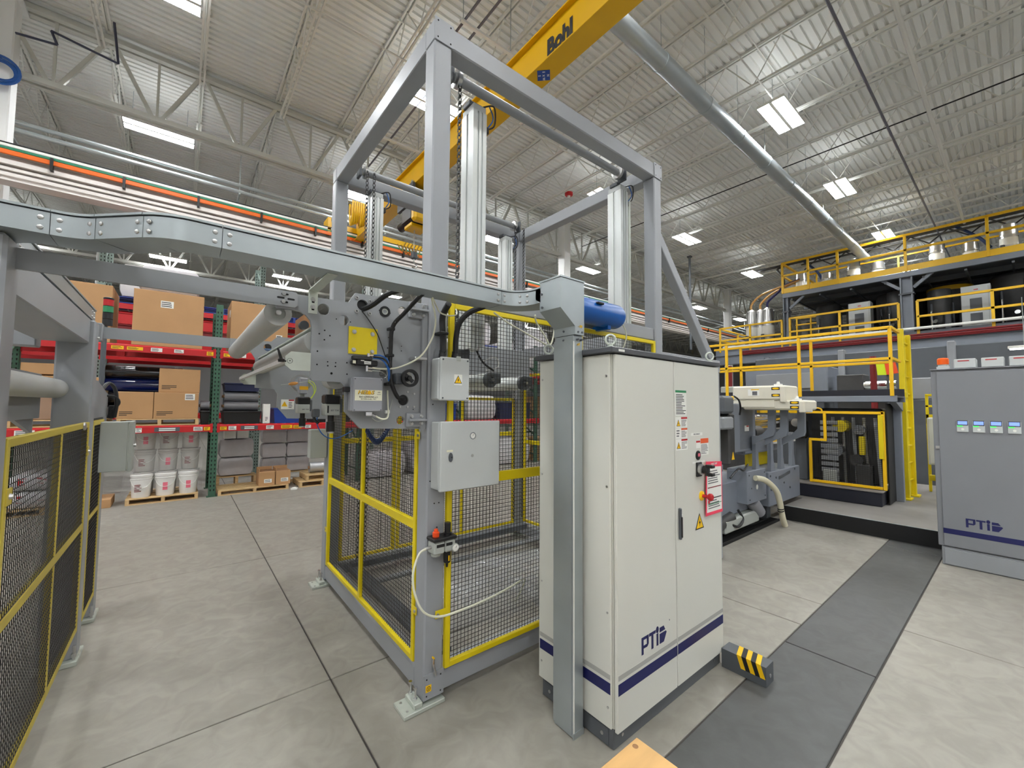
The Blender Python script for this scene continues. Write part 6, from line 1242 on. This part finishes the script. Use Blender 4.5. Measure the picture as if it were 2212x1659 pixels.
def receiver(x, y, z, r, h, label, grp='vacuum receivers on the upper mezzanine deck'):
    t = thing('vacuum_receiver', label, 'receiver', (x, y, z), grp); B().lathe((x, y, z), [(r * .3, 0), (r, h * .3), (r, h * .62), (r * 1.08, h * .63), (r * 1.08, h * .67), (r, h * .68), (r * .9, h * .95), (r * .4, h)], 18).build('vessel', M['steel'], t); B().ring((x, y, z + h * .38), (x, y, z + h * .58), r, r * 1.03, 18).build('glass_band', M['wht'], t); bx('filter_box', M['grayd'], (x - r, x - r * .3, y + r * .4, y + r, z + h * .1, z + h * .4), t, .02); B().cyl((x, y - r * .9, z - .0), (x, y - r * .9, z + h * .9), .03, 8).build('stand', M['grayd'], t); return t
for i, (x, y, h) in enumerate([(21.0, 5.9, 1.0), (21.1, 5.0, .8), (21.0, 4.1, 1.15), (21.3, 3.4, .9), (21.0, 1.75, 1.1), (21.2, .95, .9), (21.0, .1, 1.2), (21.2, -.6, 1.0), (21.0, -1.6, 1.1)]): receiver(x, y, 6.62, .2, h, 'small steel vacuum receiver behind the upper yellow handrail, ' + ['first', 'second', 'third', 'fourth', 'fifth', 'sixth', 'seventh', 'eighth', 'ninth'][i] + ' from the left')
for i, (x, y) in enumerate(((21, 7.95), (21.2, 7.62), (21, 7.25))):
    t = receiver(x, y, 4.28, .24, 2.05, ['left', 'middle', 'right'][i] + ' steel receiver of the three at the left end of the lower mezzanine deck', 'three receivers beside the tower')
    B().tube([(x, y, 6.3), (x, y - .02, 6.6), (x - .1, y - .5, 6.95), (x - .2, 6.5, 7.15), (x - .2, 5.9, 7.3)], .05, 8).build('feed_hose', mat('tan_hose_%d' % i, ((206, 160, 96), (206, 160, 96), (40, 36, 92))[i], .4), t)
b = B()
for y in range(-4, 6): b.bar((21.8, y, 7.95), (21.8, y + .5, 8.35), .04, .04); b.bar((21.8, y + .5, 8.35), (21.8, y + 1, 7.95), .04, .04)
b.cyl((21.8, -4, 8.38), (21.8, 8, 8.38), .06, 8); b.cyl((21.4, -4, 8.1), (21.4, 6, 8.1), .04, 8); b.tube([(21.8, 6.5, 8.38), (21.6, 7.0, 8.2), (21.6, 6.8, 7.8), (21.4, 6.7, 7.4)], .05, 8)
tag(b.build('pipe_rack', M['dk']), 'dark rack of conveying pipes above the upper yellow handrail', 'pipe rack')
for y, l in ((5.4, 'left'), (.7, 'right')): tag(B().tube([(21.8, y + .6, 8.35), (21.6, y + .3, 8.0), (21.4, y, 7.6), (21.2, y - .2, 7.2)], .05, 8).build('navy_hose', M['hosen']), 'navy conveying hose hanging from the pipe rack, ' + l + ' one', 'hose')
# equipment below the mezzanine
def plant(name, label, cat, parts):
    x0, y0, z0 = parts[0][1][0], parts[0][1][2], 0; t = thing(name, label, cat, (x0, y0, 0))
    for nm, d, m_ in parts: bx(nm, M[m_], d, t, .02)
    return t
plant('drive_housing', 'wide blue grey housing under the mezzanine beam behind the platform rails', 'machine', [('housing', (12.4, 13.4, 3.0, 4.9, 2.1, 2.75), 'grayb'), ('stand', (12.5, 13.3, 3.1, 4.8, 0, 2.1), 'grayd'), ('cover', (12.35, 12.4, 3.3, 4.6, 2.2, 2.6), 'gray2')])
plant('melt_pump', 'dark machine with silver cylinder behind the platform rails', 'machine', [('bed', (12.2, 13.0, 1.6, 2.9, 1.95, 2.10), 'boxo'), ('stand', (12.3, 12.9, 1.7, 2.8, 0, 1.95), 'dk'), ('block', (12.3, 12.9, 2.3, 2.8, 2.10, 2.5), 'dk'), ('side_box', (12.2, 12.8, 1.45, 1.6, 1.9, 2.3), 'grayd')])
tag(B().cyl((12.4, 1.75, 2.24), (12.4, 2.75, 2.24), .09, 18).build('silver_cylinder', M['chrome']), 'silver cylinder lying across the dark machine behind the rails', 'cylinder')
plant('grey_cabinet', 'low grey cabinet behind the right end of the platform rails', 'cabinet', [('case', (12.0, 12.6, .95, 1.62, 1.9, 2.35), 'gray2'), ('stand', (12.0, 12.6, .95, 1.62, .0, 1.9), 'grayd')])
for y, l in ((2.05, 'behind the right half of the rails'), (5.1, 'behind the left end of the rails')): tag(B().cyl((11.9, y, .0), (11.9, y, 2.85), .06, 10).build('red_standpipe', M['redd']), 'dark red standpipe ' + l, 'pipe')
vt = thing('safety_vest', 'yellow and orange safety vests hanging behind the platform rails', 'vest', (11.7, 1.85, 2.4)); B().prism([(1.80, 2.42), (1.95, 2.42), (1.97, 2.68), (1.82, 2.68)], 'yz', 11.7, 11.76).build('yellow_vest', mat('vest_yellow', (214, 238, 30), .6), vt); B().prism([(1.62, 2.45), (1.80, 2.42), (1.83, 2.68), (1.66, 2.68)], 'yz', 11.69, 11.75).build('orange_vest', M['orange'], vt); bx('hook_rail', M['grayd'], (11.76, 11.8, 1.6, 2.0, 2.66, 2.7), vt); bx('rail_post', M['grayd'], (11.77, 11.8, 1.78, 1.82, 0, 2.66), vt)
plant('panel_wall', 'dark grey partition under the mezzanine', 'partition', [('panel', (15.0, 15.1, -3, 5.6, 0, 3.3), 'grayd'), ('post', (14.9, 15.2, 1.0, 1.15, 0, 3.4), 'gray2'), ('post', (14.9, 15.2, 3.2, 3.35, 0, 3.4), 'gray2')])
plant('barrel_group', 'dark drive gearbox seen left of the platform rails', 'machine', [('gearbox', (10.2, 10.9, 3.8, 5.0, .21, 1.9), 'dk'), ('top_box', (10.2, 10.8, 4.0, 4.6, 1.9, 2.2), 'boxo'), ('side_panel', (10.15, 10.2, 3.9, 4.9, 1.3, 1.8), 'wht')])
sl = thing('strip_light', 'bright strip light under the mezzanine above the drive cabinet', 'light', (11, -.2, 2.72)); bx('housing', M['wht'], (10.95, 11.05, -.9, .13, 2.74, 2.78), sl, .004); bx('tube', M['lampd'], (10.97, 11.03, -.88, .11, 2.715, 2.74), sl, .004)
for y in (-.7, -.05): B().cyl((11, y, 2.78), (11, y, 3.6), .006, 5).build('hanger', M['galv'], sl)
bpy.context.view_layer.update()
